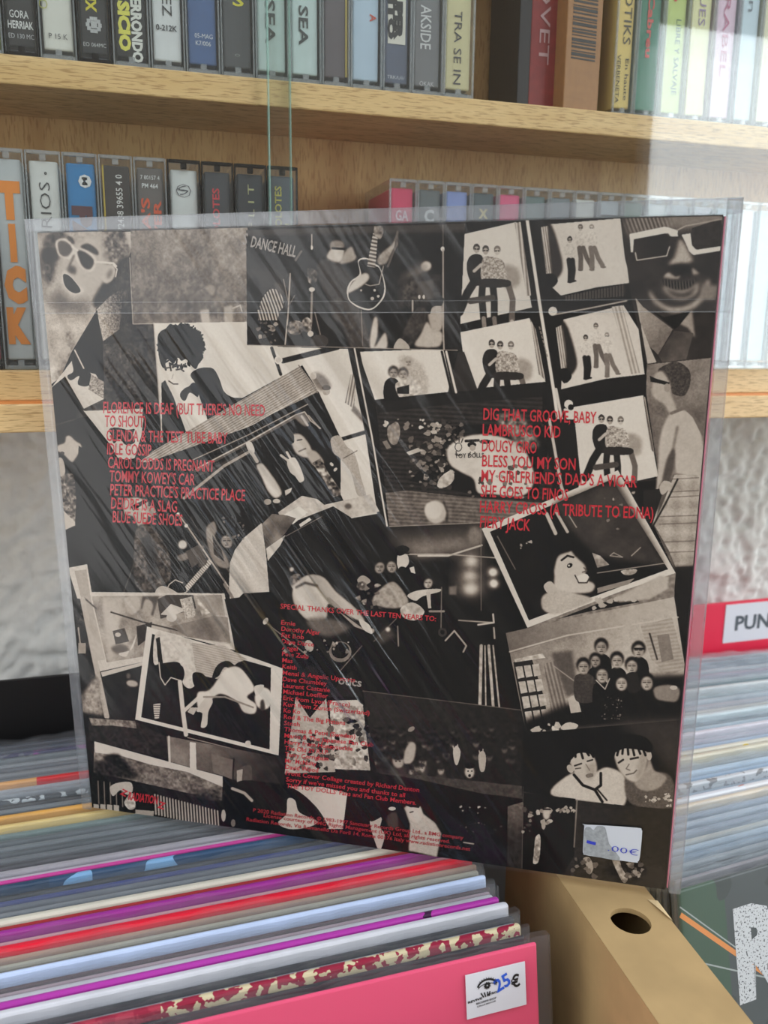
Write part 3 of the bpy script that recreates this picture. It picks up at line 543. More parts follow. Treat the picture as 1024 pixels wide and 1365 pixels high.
for x, y, r, v in ((805, 864, 8, 150), (797, 882, 7, 150), (826, 882, 8, 165), (855, 868, 8, 160), (846, 889, 8, 165)): S(f'{x-11} {y+16} {x} {y+8} {x+12} {y+16} {x+12} {y+36} {x-10} {y+36}', 26); face(x, y, r, v)
S('770 904 782 898 796 906 800 932 778 934 768 920', 70, tex=[('m', 30)]); S('838 902 852 898 858 920 842 924', 40)
for x, y, r, v in ((781, 890, 8, 160), (806, 901, 8.5, 165), (832, 912, 8, 180), (866, 911, 8.5, 165)): S(f'{x-12} {y+15} {x} {y+9} {x+12} {y+15} {x+14} {y+45} {x-10} {y+45}', 22 if x != 781 else 62, tex=[('f', 10)]); face(x, y, r, v)
L('850 866 862 866', 2.4, 20); S('876 918 896 914 910 920 906 936 890 936 878 932', 125, soft=1); E(902, 918, 5, 3, 175); L('798 908 810 920 816 906', 1.4, 180); flecks(806, 930, 832, 960, 36, 1.2, 60, 150, 71); flecks(716, 966, 748, 980, 10, 5, 160, 200, 72); S('750 972 760 964 774 968 764 976', 180)
# --- the two lads, lower right
P('700 978 926 962 915 1080 880 1078 738 1066 700 1056', 18, tex=[('c', 8)]); P('820 960 926 955 918 1060 880 1010', 70, soft=8, a=.7)
S('737 1060 744 1046 770 1030 788 1036 810 1024 832 1032 840 1050 834 1076 810 1073 760 1066', 184, soft=1, tex=[('f', 6)]); S('762 1012 772 1002 790 1004 798 1018 798 1032 788 1042 776 1040 766 1026', 176, soft=1); S('756 1012 760 1000 774 994 790 996 799 1006 797 1010 786 1005 772 1006 764 1014', 16); S('784 1024 796 1018 796 1034 788 1040', 138, soft=2, a=.7); E(763, 1026, 4, 6, 165, -30)
L('769 1022 778 1019', 2, 40); L('786 1016 793 1014', 2, 40); L('770 1026 777 1025', 1.4, 60); S('784 1034 792 1032 794 1036 786 1038', 110); L('784 1020 789 1028', 1.2, 110); L('768 1034 780 1048 796 1054 804 1048 804 1032', 3.6, 22); L('796 1054 806 1070', 3.6, 24); L('800 1054 812 1068', 2, 24)
S('836 1040 850 1034 880 1030 898 1036 904 1060 906 1078 846 1074', 86, tex=[('f', 10)], soft=1); S('850 1040 864 1026 869 1010 876 1028 892 1036 884 1050 866 1056 852 1050', 140, soft=1); S('822 1002 838 996 856 997 866 1003 866 1018 862 1030 854 1041 846 1043 836 1037 828 1027 823 1014', 174, soft=1); S('858 1008 866 1004 864 1026 856 1038 850 1036', 130, soft=2, a=.7); E(869, 1009, 3.5, 6, 165)
S('816 1004 822 988 842 980 864 984 874 996 870 1004 862 1002 850 1000 836 999 824 1004', 16)
for x0_, y0_, x1_, y1_ in ((824, 998, 820, 1012), (829, 996, 826, 1008), (834, 996, 833, 1006), (840, 995, 841, 1007), (846, 995, 849, 1008), (853, 996, 857, 1006), (860, 998, 864, 1008), (764, 1004, 762, 1016), (770, 1002, 770, 1010), (777, 1002, 780, 1012), (784, 1002, 788, 1008), (790, 1003, 794, 1010)): L(f'{x0_},{y0_} {x1_},{y1_}', 3, 16)
L('828 1018 834 1014', 2.6, 40); L('844 1013 854 1011', 2.6, 40); L('842 1020 838 1026 843 1028', 1.4, 100); L('838 1034 848 1032 852 1028', 1.8, 90); flecks(864, 1058, 900, 1076, 22, 2.6, 140, 190, 81)
# --- bottom right corner
P('700 1056 738 1064 770 1068 846 1076 918 1082 890 1190 700 1162', 50, tex=[('m', 6)], g=(36, 780, 1140, 860, 1080)); P('700 1058 770 1066 768 1150 752 1168 700 1160', 26); flecks(718, 1080, 740, 1100, 8, 4, 120, 190, 91); E(731, 1086, 5, 8, 180, soft=1); L('727 1080 736 1080', 2, 20); E(727, 1100, 3, 7, 150); flecks(744, 1078, 770, 1086, 14, 2.6, 110, 170, 92); flecks(696, 1080, 710, 1112, 10, 3.4, 60, 150, 93); S('716 1118 722 1114 723 1130 720 1150 713 1152 714 1138', 160, tex=[('m', 60)]); L('772 1068 768 1130', 2, 120)
P('752 1168 772 1136 860 1148 894 1160 890 1190 770 1172', 44, tex=[('m', 12)]); S('780 1146 788 1144 794 1156 790 1166 786 1158', 150); flecks(762, 1146, 800, 1180, 14, 3.6, 60, 120, 94); S('818 1144 828 1146 832 1158 840 1172 834 1178 824 1160', 145, tex=[('m', 50)]); flecks(840, 1150, 866, 1174, 18, 4, 70, 150, 95); S('862 1160 890 1162 880 1190 856 1184', 50)
# --- dance hall stage
clip('330 308 624 299 613 468 331 461'); P('325 295 630 295 630 475 325 475', 26, tex=[('c', 9), ('f', 5)])
P('326 296 630 292 630 310 330 316', 62, soft=2); P('332 355 380 360 400 375 380 420 332 420', 48, soft=5); P('332 372 345 370 352 400 334 440', 20, soft=2)
S('348 410 356 392 366 386 376 392 380 408 374 416 360 420', 120, tex=[('l', 70, 70, 4)]); P('345 414 375 414 372 428 346 428', 120, tex=[('l', 70, 75, 4)]); S('368 378 378 380 380 394 372 390', 70, soft=1)
L('389 366 386 420 382 460', 2, 165); L('380 374 386 402', 1.4, 130); L('396 348 404 336', 3, 90); L('395 395 386 410', 1.2, 110); L('418 390 417 430 415 448', 3, 130); L('418 314 418 332', 1.6, 160); E(418, 331, 1.6, 3, 200)
E(418, 387, 4, 3, 200); S('412 358 424 362 424 376 414 378', 90, tex=[('m', 80)]); E(396, 438, 12, 10, 90, tex=[('m', 90)]); E(411, 434, 7, 10, 120, tex=[('m', 90)]); flecks(346, 430, 374, 460, 20, 3, 40, 150, 101); L('422 418 430 450', 1.6, 120); E(428, 456, 12, 9, 62); E(400, 456, 14, 9, 30); E(416, 446, 4, 4, 190)
S('424 356 440 345 452 352 468 366 474 388 466 400 444 402 430 380', 56, soft=1, tex=[('f', 6)]); S('444 400 470 398 480 410 492 440 494 464 470 464 460 436 446 424', 62, soft=1, tex=[('m', 12)])
S('442 328 446 322 458 322 462 328 460 332 446 334', 130, soft=1); S('445 332 460 332 461 342 457 350 448 350 440 346 438 342', 186, soft=1); L('446 332 461 333', 3, 24); S('464 334 472 330 476 340 478 344 472 350 456 353 458 346', 150, soft=1)
S('480 348 492 345 500 352 508 356 514 370 517 388 512 402 498 414 482 412 468 402 465 388 470 376 482 366', 200); S('481 350 492 347 500 355 508 358 513 372 515 388 510 401 498 412 483 410 469 401 467 389 472 377 484 368', 18)
P('492 356 500 312 507 313 503 358', 130, tex=[('l', 60, 12, 5)]); S('502 302 508 300 514 308 510 320 502 314', 120, tex=[('m', 60)]); P('493 358 506 360 510 380 496 378', 34); L('490 380 496 382 508 380 514 356', 1.4, 150); E(502, 388, 1.8, 1.8, 190); E(507, 396, 1.8, 1.8, 190); E(499, 399, 2.4, 2.4, 170); E(484, 388, 1.5, 1.5, 160)
S('465 392 470 380 482 368 492 365 495 372 488 380 476 388', 190, soft=1); S('506 346 514 336 526 326 532 314 533 328 526 336 518 352 508 354', 150, soft=1, tex=[('m', 30)]); L('533 310 530 330 520 356', 3, 90)
E(571, 356, 7.5, 6.5, 215, -30, soft=1); P('568 350 574 362 550 378 535 372', 100, soft=5); P('535 374 592 366 592 402 535 410', 58, soft=4, tex=[('m', 26)]); P('560 376 580 375 580 400 560 400', 72, soft=1); E(562, 397, 1.6, 3, 190); E(568, 397, 1.6, 3, 190)
L('594 300 594 334', 1, 110); E(593.5, 333, 2.6, 3.4, 210); L('594 334 594 440 595 468', 2.2, 150); L('553 402 553 416', 2.4, 160); S('546 430 556 414 566 410 572 418 568 434 558 450 550 462 540 460 538 450', 62, soft=1, tex=[('m', 18)]); E(545, 454, 5, 5, 40)
S('556 462 564 446 572 430 580 440 592 444 592 458 584 464', 165, soft=1); S('574 420 580 410 592 408 594 430 590 442 580 444 576 434', 155, soft=1); S('572 412 582 400 594 398 592 408 580 410 576 420', 20); S('500 428 506 426 506 448 502 464 516 444 518 466 496 466', 175, soft=1); S('528 462 536 452 548 462 546 468 530 468', 160); L('484 412 486 462', 1, 120); clip()
L('331 461 613 468', 1, 150)
def ramp(v):
    k = np.array([0, 22, 50, 100, 150, 190, 220, 255], np.float32)
    o = [np.interp(v, k, np.array(c)/255.) for c in ([3, 10, 46, 116, 186, 228, 245, 253], [3, 9, 40, 103, 171, 215, 235, 248], [4, 9, 36, 92, 154, 198, 218, 238])]
    return np.stack(o, -1)
IMG = IMG+(NZ['f']*7+NZ['m']*7+NZ['c']*5)*np.clip((IMG-15)/90, 0.15, 1)*np.clip((245-IMG)/90, .3, 1)   # grain of the printed photographs
rgb = ramp(np.clip(IMG, 0, 255)).astype(np.float32)
buf = np.ones((NP, NP, 4), np.float32); buf[..., :3] = rgb[::-1]
cover_img = bpy.data.images.new('collage_print', NP, NP, alpha=False); cover_img.pixels.foreach_set(buf.ravel()); cover_img.update(); cover_img.pack()
del buf, rgb, PX, PY, NZ
# ---------------------------------------------------------------- the setting
def W(z): return z+CZ                                  # heights were measured from the camera
# rough-cast wall behind the shelf and the bins
def stucco_wall():
    nx, nz = 760, 520; x0, x1, z0, z1 = -0.55, 1.35, -0.1, 1.2
    def nz2(cx, cz, seed):
        r = np.random.default_rng(seed); g = r.random((cz+3, cx+3)); a = np.linspace(0, cz, nz); b = np.linspace(0, cx, nx)
        i = a.astype(int); j = b.astype(int); fa = a-i; fb = b-j; fa = fa*fa*(3-2*fa); fb = fb*fb*(3-2*fb)
        t = g[i]*(1-fa)[:, None]+g[i+1]*fa[:, None]
        return t[:, j]*(1-fb)[None]+t[:, j+1]*fb[None]
    h = nz2(95, 65, 1)*0.9+nz2(210, 150, 2)*1.0+nz2(420, 300, 3)*0.75
    h = np.clip((h-1.15)*1.6, -0.8, 1.0)*0.0036
    X, Z = np.meshgrid(np.linspace(x0, x1, nx), np.linspace(z0, z1, nz))
    v = np.stack([X, 0.66-h, Z], -1).reshape(-1, 3)
    q = np.arange((nz-1)*nx).reshape(nz-1, nx)[:, :-1]
    f = np.stack([q, q+1, q+nx+1, q+nx], -1).reshape(-1, 4)
    me = bpy.data.meshes.new('wall_back'); me.vertices.add(len(v)); me.vertices.foreach_set('co', v.ravel())
    me.loops.add(f.size); me.loops.foreach_set('vertex_index', f.ravel().astype(np.int32))
    me.polygons.add(len(f)); me.polygons.foreach_set('loop_start', np.arange(0, f.size, 4, dtype=np.int32))
    me.polygons.foreach_set('use_smooth', np.ones(len(f), bool)); me.update(); me.validate()
    me.materials.append(mat('rough_cast', (222, 226, 224), 0.85, 0.2, noise=0.06, nscale=120, bump=0.35))
    return tag(link(bpy.data.objects.new('wall_back', me)), 'white rough-cast plaster wall behind the shelf and record bins', kind='structure')
stucco_wall()
plaster = mat('plain_plaster', (206, 204, 198), 0.8, 0.2)
tag(MB().box(-2.6, 4.2, 0.68, 0.78, -0.75, 2.2).build('wall_outer', plaster), 'plain plaster of the shelf wall further out', kind='structure')
m_ = MB()                                               # wall behind the photographer with the shop window
m_.box(-2.6, 1.9, -2.2, -2.05, -0.75, 2.2).box(3.6, 4.2, -2.2, -2.05, -0.75, 2.2).box(1.9, 3.6, -2.2, -2.05, -0.75, 0.2).box(1.9, 3.6, -2.2, -2.05, 1.7, 2.2)
tag(m_.build('wall_front', mat('shop_wall', (150, 140, 128), 0.8, 0.2)), kind='structure')
m_ = MB()
for x in (1.9, 2.72, 3.54): m_.box(x, x+0.06, -2.06, -2.0, 0.2, 1.7)
for z in (0.2, 1.64): m_.box(1.9, 3.6, -2.06, -2.0, z, z+0.06)
tag(m_.build('window_1', mat('window_frame', (225, 225, 220), 0.4)), kind='structure')
tag(MB().box(-2.6, 4.2, -2.2, 0.68, -0.8, -0.75).build('floor', mat('floor_tile', (120, 112, 104), 0.5)), kind='structure')

# table under the bins
tbl = empty('table', (0.3, 0.35, -0.75), label='wooden display table under the record bins', cat='table')
wd_tbl = wood('table_wood', (170, 130, 85), (140, 100, 60))
MB().box(-0.85, 0.85, -0.28, 0.30, 0.715, 0.75, 0.003).build('table_top', wd_tbl, tbl)
for x in (-0.8, 0.8):
    for y in (-0.24, 0.26): MB().box(x-0.025, x+0.025, y-0.025, y+0.025, 0, 0.716, 0.002).build('leg', wd_tbl, tbl)

# ---------------------------------------------------------------- bookcase
beech = wood('beech_front', (228, 196, 142), (208, 170, 112), grain=(7, 40, 70), fleck=0.35, fscale=(110, 600, 1500))
beech_back = wood('beech_back', (216, 176, 122), (194, 150, 98), grain=(50, 40, 5), fleck=0.25, fscale=(900, 600, 110))
BKX0, BKX1 = -0.42, 0.98
bk = empty('bookcase', (0.28, 0.567, W(-0.0537)), label='beech bookcase with sliding glass doors holding rows of cassettes', cat='bookcase')
def bpart(name, m, x0, x1, y0, y1, z0, z1, bev=0.0008):
    ob = MB().box(x0, x1, y0, y1, z0, z1, bev).build(name, m, bk); ob.matrix_parent_inverse = Matrix.Translation(-Vector(bk.location)); return ob
bpart('shelf_board', beech, BKX0, BKX1, 0.497, 0.5665, W(0.1214), W(0.1353))
bpart('shelf_board', beech, BKX0, BKX1, 0.497, 0.5665, W(0.262), W(0.276))
bpart('bottom_board', beech, BKX0, BKX1, 0.4935, 0.659, W(-0.0371), W(-0.0209))
bpart('base_board', beech, BKX0, BKX1, 0.4895, 0.6455, W(-0.0537), W(-0.0386))
ob = bpart('orange_strip', mat('orange_edging', (214, 140, 78), 0.5), BKX0, BKX1, 0.4925, 0.640, W(-0.0386), W(-0.0371), 0); ob['label'] = 'thin orange edging between the two boards'  # orange-brown strip set in the gap between bottom and base boards
bpart('back_panel', beech_back, BKX0, BKX1, 0.567, 0.575, W(-0.02), W(0.42))
for x in (BKX0, BKX1-0.016): bpart('side_panel', beech, x-0.016 if x < 0 else x+0.016, x if x < 0 else x+0.032, 0.487, 0.575, W(-0.0537), W(0.42))
bpart('top_board', beech, BKX0-0.016, BKX1+0.032, 0.487, 0.575, W(0.42), W(0.436))
glass = film('door_glass', (214, 236, 230), body=0.0, rough=0.0, ior=1.5, gloss=0.9)
gedge = mat('glass_edge', (150, 190, 178), 0.15, 0.8)
def pane(x0, x1, y, label):
    g = MB().box(x0, x1, y, y+0.0001, W(-0.0205), W(0.42)).build('glass_door', [glass, gedge], bk)
    g.matrix_parent_inverse = Matrix.Translation(-Vector(bk.location)); g['label'] = label
    for x in (x0, x1):
        e = MB().box(x-0.00035, x+0.00035, y-0.0001, y+0.004, W(-0.0205), W(0.42)).build('polished_edge', film('edge_glass', (170, 214, 200), body=0.35, rough=0.1, ior=1.5), g)
pane(BKX0, 0.0927, 0.4925, 'left sliding glass door'); pane(0.0803, BKX1, 0.4895-0.0, 'right sliding glass door with its bare edge in view')

# ---------------------------------------------------------------- cassettes
clear_case = film('clear_case', (226, 230, 232), body=0.05, rough=0.08, ior=1.49)
clear_rim = film('clear_case_rim', (205, 210, 212), body=0.25, rough=0.06, ior=1.5, gloss=1.6)
dark_case = film('smoked_case', (50, 52, 58), body=0.75, rough=0.1, ior=1.49)
black_rim = mat('black_case', (26, 27, 30), 0.2, 0.6)
def cassette(x0, x1, yf, zb, h, col, label, group, texts=(), dark=False, inscol2=None, split=None, edge=None, depth=0.064, blank=None):
    w_ = x1-x0-0.0005; d = depth
    o = empty('cassette', (x0+w_/2, yf, zb), label=label, cat='cassette', group=group)
    hw = w_/2; b = MB()
    b.box(-hw, hw, 0.0006, d, 0, h, 0.0006, 0, 1)
    for s in (-1, 1): b.box(s*hw-0.0009*(s > 0), s*hw+0.0009*(s < 0), 0, 0.0022, 0.0, h, 0.0003, 1, 1)
    b.box(-hw+0.001, hw-0.001, 0, 0.0022, 0.0, 0.0022, 0.0003, 1, 1); b.box(-hw+0.001, hw-0.001, 0, 0.0022, h-0.0018, h, 0.0003, 1, 1)
    b.build('case', [clear_case, black_rim if dark else clear_rim], o)
    for z in (0.0036, h-0.0032): MB().box(-0.0016, 0.0016, 0.0002, 0.0024, z-0.0016, z+0.0014, 0.0003, 0, 1).build('hinge_tab', black_rim if dark else clear_rim, o)
    MB().box(-hw+0.0022, hw-0.0022, 0.0035, d-0.004, 0.0008, 0.0036, 0.0003).build('tape_shell', mat('tape_shell', (52, 52, 54), 0.4), o)
    iw = hw-0.0017; z0, z1 = 0.0052, h-0.0048
    MB().box(-iw, iw, 0.0030, d-0.003, z0, z1, 0.0009).build('inlay_card', mat('inlay', col, 0.45, noise=0.05, nscale=90), o)
    k = 0.0029
    if inscol2:
        a, c_ = split; MB().box(-iw+0.0004, iw-0.0004, k-0.0001, 0.0032, z0+(z1-z0)*a, z0+(z1-z0)*c_).build('colour_panel', mat('inlay_panel', inscol2, 0.45), o)
    if edge: MB().box(-iw, -iw+0.0008, k-0.0001, 0.0032, z0, z1).build('coloured_edge', mat('inlay_edge', edge, 0.45), o)
    for t, xa, za, xb, zb_, hh, bold, c_ in texts:   # positions as fractions of the inlay width and millimetres from its foot
        f_ = lambda x, y: (-iw+x*2*iw, 0.00265, z0+y*0.001)
        lettering('lettering', [(t, xa, za, xb, zb_, hh, bold)], (lambda F: lambda x, y: F(x, y))(f_), mat('spine_ink', c_, 0.5), o)
    return o
# fractions and millimetres mix, so vertical words are laid out in millimetres on both axes
def word(o, t, x_mm, z_mm, x2_mm, z2_mm, cap, c_, bold=0.0, y=0.0026):
    lettering('lettering', [(t, x_mm, z_mm, x2_mm, z2_mm, cap, bold)], lambda x, yy: (x*0.001, y, yy*0.001), mat('spine_ink', c_, 0.5), o)
BK = (28, 28, 30); WH = (226, 226, 222)
top_xs = [-0.1235, -0.1055, -0.0875, -0.069, -0.051, -0.0342, -0.016, 0.0012, 0.0203, 0.0384, 0.0568, 0.0753, 0.0942, 0.1123, 0.1286, 0.1475, 0.165, 0.1842, 0.2034]
ZS = W(0.1355); ZL = W(-0.0208); HC = 0.1123
G1 = 'cassettes standing on the upper shelf, left part'
top = [((150, 60, 60), 'cassette with a red spine, upper shelf, far left beyond the black ones', []),
       ((200, 200, 190), 'cassette with a pale plain spine at the far left of the upper shelf', []),
       ((60, 60, 70), 'cassette with a plain slate spine at the left of the upper shelf', []),
       ((168, 188, 90), 'cassette with a lime green spine, left of the black hand-lettered one', []),
       ((32, 32, 34), 'black-spined cassette with white hand-drawn lettering and a round drawing above', [('GORA', -5, 18.5, 4, 18.5, 3.6, WH, .01), ('HERRIAK', -6, 13.6, 6, 13.6, 3.6, WH, .02), ('ED 130 MC', -6, 9, 6, 9, 2.3, (190, 190, 190), 0)]),
       ((226, 224, 212), 'cream-spined cassette marked P 15 K with pale yellow outlined letters', [('P 15 K', -4.4, 10.5, 4.6, 10.5, 2.7, (90, 90, 90), 0), ('oo', -4, 24, -4, 34, 7, (196, 196, 90), -.02)]),
       ((34, 34, 36), 'black-spined cassette with yellow letters and a white skull emblem', [('XN', 1.5, 25, 1.5, 35, 5, (222, 208, 50), .04), ('EO 064MC', -5.6, 8.6, 5.6, 8.6, 2, (200, 200, 196), 0)]),
       ((30, 30, 32), 'black-spined cassette with big yellow and white brush lettering', [('SICIO', -5.6, 32, -5.6, 8, 5.4, (226, 220, 90), .06), ('ERRONDO', .8, 34, .8, 3, 5, (225, 225, 215), .05)]),
       ((222, 224, 222), 'white-spined cassette numbered 0-212K', [('0-212K', -5.6, 20, 5.2, 20, 2.8, (50, 50, 54), .02), ('EZ', -2, 36, -2, 27, 5, (40, 40, 44), .0)]),
       ((70, 100, 148), 'blue-spined cassette with small white catalogue number', [('05-MAG', -4, 18.2, 5.4, 18.2, 2.3, (215, 220, 226), 0), ('K7/006', -3.6, 14.6, 4.4, 14.6, 2.3, (215, 220, 226), 0)]),
       ((78, 80, 82), 'charcoal-spined cassette with a yellow squiggle near the top', [('S', -2, 36, 4, 36, 6, (226, 214, 60), .02), ('o', -1.5, 11, 1.5, 11, 2, (150, 150, 150), 0)]),
       ((200, 218, 212), 'pale mint cassette lettered SEA, behind the glass door edge', [('SEA', -3.2, 41, -3.2, 19, 5.4, (60, 66, 66), .02)]),
       ((204, 222, 218), 'pale mint cassette lettered SEA, just right of the glass door edge', [('SEA', -3.2, 40, -3.2, 20, 5.2, (60, 66, 66), .02)]),
       ((96, 88, 92), 'grey-brown cassette with a gold right edge', []),
       ((184, 204, 220), 'pale blue cassette with a small red mark near the top', [('A', 2.4, 40, 2.4, 36, 3.6, (206, 80, 60), .02)]),
       ((88, 96, 116), 'slate blue cassette with a torn white block-lettered label at the top', [('TRK/U1/', -5.4, 7.6, 5, 7.6, 1.9, (205, 205, 210), 0)]),
       ((116, 116, 118), 'grey cassette with tall outlined AKSIDE lettering', [('AKSIDE', -4, 48, -4, 25, 6.5, (206, 206, 204), .01), ('OKAK', -4.2, 5.5, 4.6, 5.5, 2.6, (196, 196, 196), 0)]),
       ((206, 196, 150), 'cream cassette with dark lettering, last of the upper left row', [('TRA SE IN', -2.6, 47, -2.6, 8, 4.8, (52, 50, 54), .0)])]
for i, (c_, lb, tx) in enumerate(top):
    o = cassette(top_xs[i], top_xs[i+1], 0.5, ZS, HC, c_, lb, G1, dark=i in (4, 6))
    for t in tx: word(o, t[0], t[1], t[2]+0, t[3], t[4], t[5], t[6], t[7])
    if i == 15:
        MB().box(-0.0052, 0.0052, 0.0027, 0.0029, 0.026, 0.060).build('torn_label', mat('label_paper', (222, 218, 204), .5), o)
        word(o, 'SUPER', -1.2, 58, -1.2, 28, 4.4, BK, .09, y=0.0026); word(o, 'PITO', -5, 56, -5, 28, 3.6, BK, .08, y=0.0026)
    if i == 13: MB().box(0.0058, 0.0068, 0.0027, 0.0031, 0.006, 0.106).build('gold_edge', mat('gold_print', (206, 184, 100), .3), o)
    if i in (4, 6):
        r_ = MB()
        for k in range(10):
            a = k*0.628; r_.box(0.003*math.cos(a)-0.0009, 0.003*math.cos(a)+0.0009, 0.0026, 0.0029, 0.035-0.016*(i == 6)+0.003*math.sin(a)-0.0009, 0.035-0.016*(i == 6)+0.003*math.sin(a)+0.0009)
        r_.box(-0.0014, 0.0016, 0.0026, 0.0029, 0.0335-0.016*(i == 6), 0.0368-0.016*(i == 6)); r_.build('emblem', mat('spine_ink', (190, 190, 188), .5), o)
# upper shelf, right part: two boxes then cassettes
m_red = mat('dark_red_cover', (128, 34, 34), 0.35, noise=0.15); 
o = empty('video_box', (0.2510, 0.515, ZS), label='dark red boxed tape with pale letters, beside the brown barcode box', cat='box', group=None)
MB().box(-0.0135, -0.0055, 0, 0.045, 0, 0.118, .0006).build('side_face', mat('box_side', (34, 30, 32), .4), o)
MB().box(-0.0055, 0.0122, 0.001, 0.045, 0, 0.118, .0006).build('box_front', m_red, o)
word(o, 'OVET', 0.5, 76, 0.5, 28, 7, (176, 140, 140), .0, y=0.0006)
o = empty('barcode_box', (0.2640, 0.505, ZS), label='brown cardboard tape box showing its barcode side', cat='box')
# turned so that its side shows
MB().box(0.0, 0.0255, 0.0, 0.052, 0, 0.118, .0006).build('box_body', mat('brown_card_print', (150, 104, 58), 0.5, noise=0.1), o)
bc = MB(); z = 0.030
for k in range(24):
    t = [0.0009, 0.0018, 0.0006, 0.0012][k % 4]
    bc.box(0.004, 0.0215, -0.0002, 0.0002, z, z+t); z += t+[0.0009, 0.0006, 0.0014][k % 3]
bc.build('barcode', mat('barcode_ink', (36, 30, 28), .5), o)
o.rotation_euler = (0, 0, math.radians(6))
tr_xs = [0.2985, 0.3136, 0.3325, 0.3506, 0.369, 0.3877, 0.4051, 0.4234, 0.442, 0.460]
G2 = 'cassettes standing on the upper shelf, right part'
tr = [((222, 192, 104), 'yellow-spined cassette with dark vertical lettering, left of the green one', [('ROTIKS', -1.4, 78, -1.4, 42, 5.4, (70, 62, 40), .0), ('En haute', 1.2, 34, 1.2, 10, 2.6, (60, 54, 40), 0), ('VERBENETA', -4.6, 36, -4.6, 8, 2.6, (60, 54, 40), 0)]),
      ((52, 120, 92), 'green-spined cassette with small red lettering', [('B', -1.4, 92, -1.4, 84, 5, (206, 70, 64), .04), ('Cabreu', -2, 72, -2, 36, 4.2, (206, 80, 70), .03)]),
      ((190, 206, 116), 'lime-spined cassette with big red brush letters over green writing', [('Ska', -2.4, 98, -2.4, 70, 8, (206, 50, 48), .05), ('LIBRE Y SALVAJE', 0.2, 60, 0.2, 16, 3.6, (52, 96, 60), .0)]),
      ((226, 222, 168), 'cream cassette with a yellow left edge and violet lettering', [('BLUES', -2, 88, -2, 58, 5, (150, 130, 160), 0)]),
      ((226, 196, 214), 'lilac cassette with faded pink lettering', [('MIRABEL', -2, 94, -2, 30, 4.5, (196, 120, 150), .0)]),
      ((200, 218, 228), 'pale sky-blue cassette with faded grey lettering', [('San', -2, 92, -2, 70, 4.6, (120, 130, 140), 0)]),
      ((230, 224, 190), 'ivory cassette at the right edge of the upper shelf', []),
      ((206, 214, 200), 'pale green cassette, second from the ivory one to the right', []),
      ((190, 200, 214), 'pale grey-blue cassette at the far right of the upper shelf', [])]
for i, (c_, lb, tx) in enumerate(tr):
    o = cassette(tr_xs[i], tr_xs[i+1], 0.505, ZS, HC, c_, lb, G2, depth=0.060, edge=(214, 200, 60) if i == 3 else None)
    for t in tx: word(o, *t)
# lower shelf, left part
ll_xs = [-0.1166, -0.0986, -0.0806, -0.0626, -0.0455, -0.0274, -0.0092, 0.0086, 0.0261, 0.0443, 0.0622, 0.0805, 0.0983]
G3 = 'cassettes standing on the lower shelf, left part'
ll = [((60, 60, 64), 'plain dark cassette at the far left of the lower shelf', [], True, 0),
      ((180, 180, 176), 'plain pale cassette left of the red one on the lower shelf', [], False, 0),
      ((196, 70, 84), 'red-spined cassette in a black case, left of the TICK one', [], True, 0),
      ((196, 200, 200), 'silver-grey cassette with big orange letters spelling TICK downwards', [], False, 0),
      ((222, 222, 216), 'white-spined cassette hand-lettered in black, beside the TICK one', [('URIOS', 2.6, 66, 2.6, 97, -5.6, (60, 60, 62), -.01), ('o', 1.4, 100.6, 1.4, 102.2, -1.6, (60, 60, 62), .08)], False, 0),
      ((38, 130, 190), 'bright blue cassette with a white round mark', [('o', 4.2, 95.2, 4.2, 102, -6.6, WH, .12), ('M', 3.2, 96.6, 3.2, 100.6, -2.6, (38, 130, 190), .04), ('PA', -4.4, 86, -4.4, 62, 9, (86, 44, 52), .08)], False, 0),
      ((52, 44, 40), 'dark brown cassette with a yellow left edge and a long white number', [('72438 39655 4 0', 3, 74, 3, 103, -3.4, (222, 220, 214), .01)], False, 1),
      ((104, 98, 94), 'grey-brown cassette with orange lettering under white digits', [('7 80157 4', -5, 101.4, 5, 101.4, 2.2, WH, 0), ('PM 464', -4.4, 97, 4, 97, 2.4, WH, .02), ("TA'S", -.8, 68, -.8, 92, -4.4, (222, 90, 50), .03), ('VER', 5.2, 70, 5.2, 91, -4, (222, 90, 50), .03)], False, 0),
      ((220, 224, 220), 'white cassette in a black case with a circled scribble', [('S', -2, 94, 2.6, 96, 4.4, (60, 60, 70), -.01), ('O', -4, 92.6, 4, 93.1, 8, (90, 90, 98), -.03)], True, 0),
      ((56, 60, 66), 'dark cassette with small red vertical lettering', [('OLOTES', 0.9, 74, 0.9, 99, -3.8, (206, 56, 66), .02)], True, 0),
      ((46, 52, 60), 'dark cassette with spaced pale gold vertical lettering', [('F L I T', 2.2, 78, 2.2, 102, -3.6, (196, 196, 140), .0)], True, 0),
      ((84, 94, 106), 'slate cassette with yellow vertical lettering, last of the lower left row', [('VOLOTES', -.4, 76, -.4, 102, -3.8, (206, 196, 96), .02), ('al', 3.8, 77, 3.8, 82, -2.4, (206, 196, 96), .0)], True, 0)]
def wordv(o, t, x, z, x2, z2, cap, c_, bold=0.0, y=0.0026): word(o, t, x, z, x2, z2, abs(cap), c_, bold, y)
for i, (c_, lb, tx, dk, ed) in enumerate(ll):
    o = cassette(ll_xs[i], ll_xs[i+1], 0.5, ZL, HC, c_, lb, G3, dark=dk, edge=(206, 176, 60) if ed else None)
    for t in tx: wordv(o, *t)
    if i == 3:
        for k, ch in enumerate('TICK'): word(o, ch, -5.6 if ch != 'I' else -1.6, 79.3-k*21.3, 5.4 if ch != 'I' else 1.8, 79.3-k*21.3, 16.2, (240, 140, 30), .09)
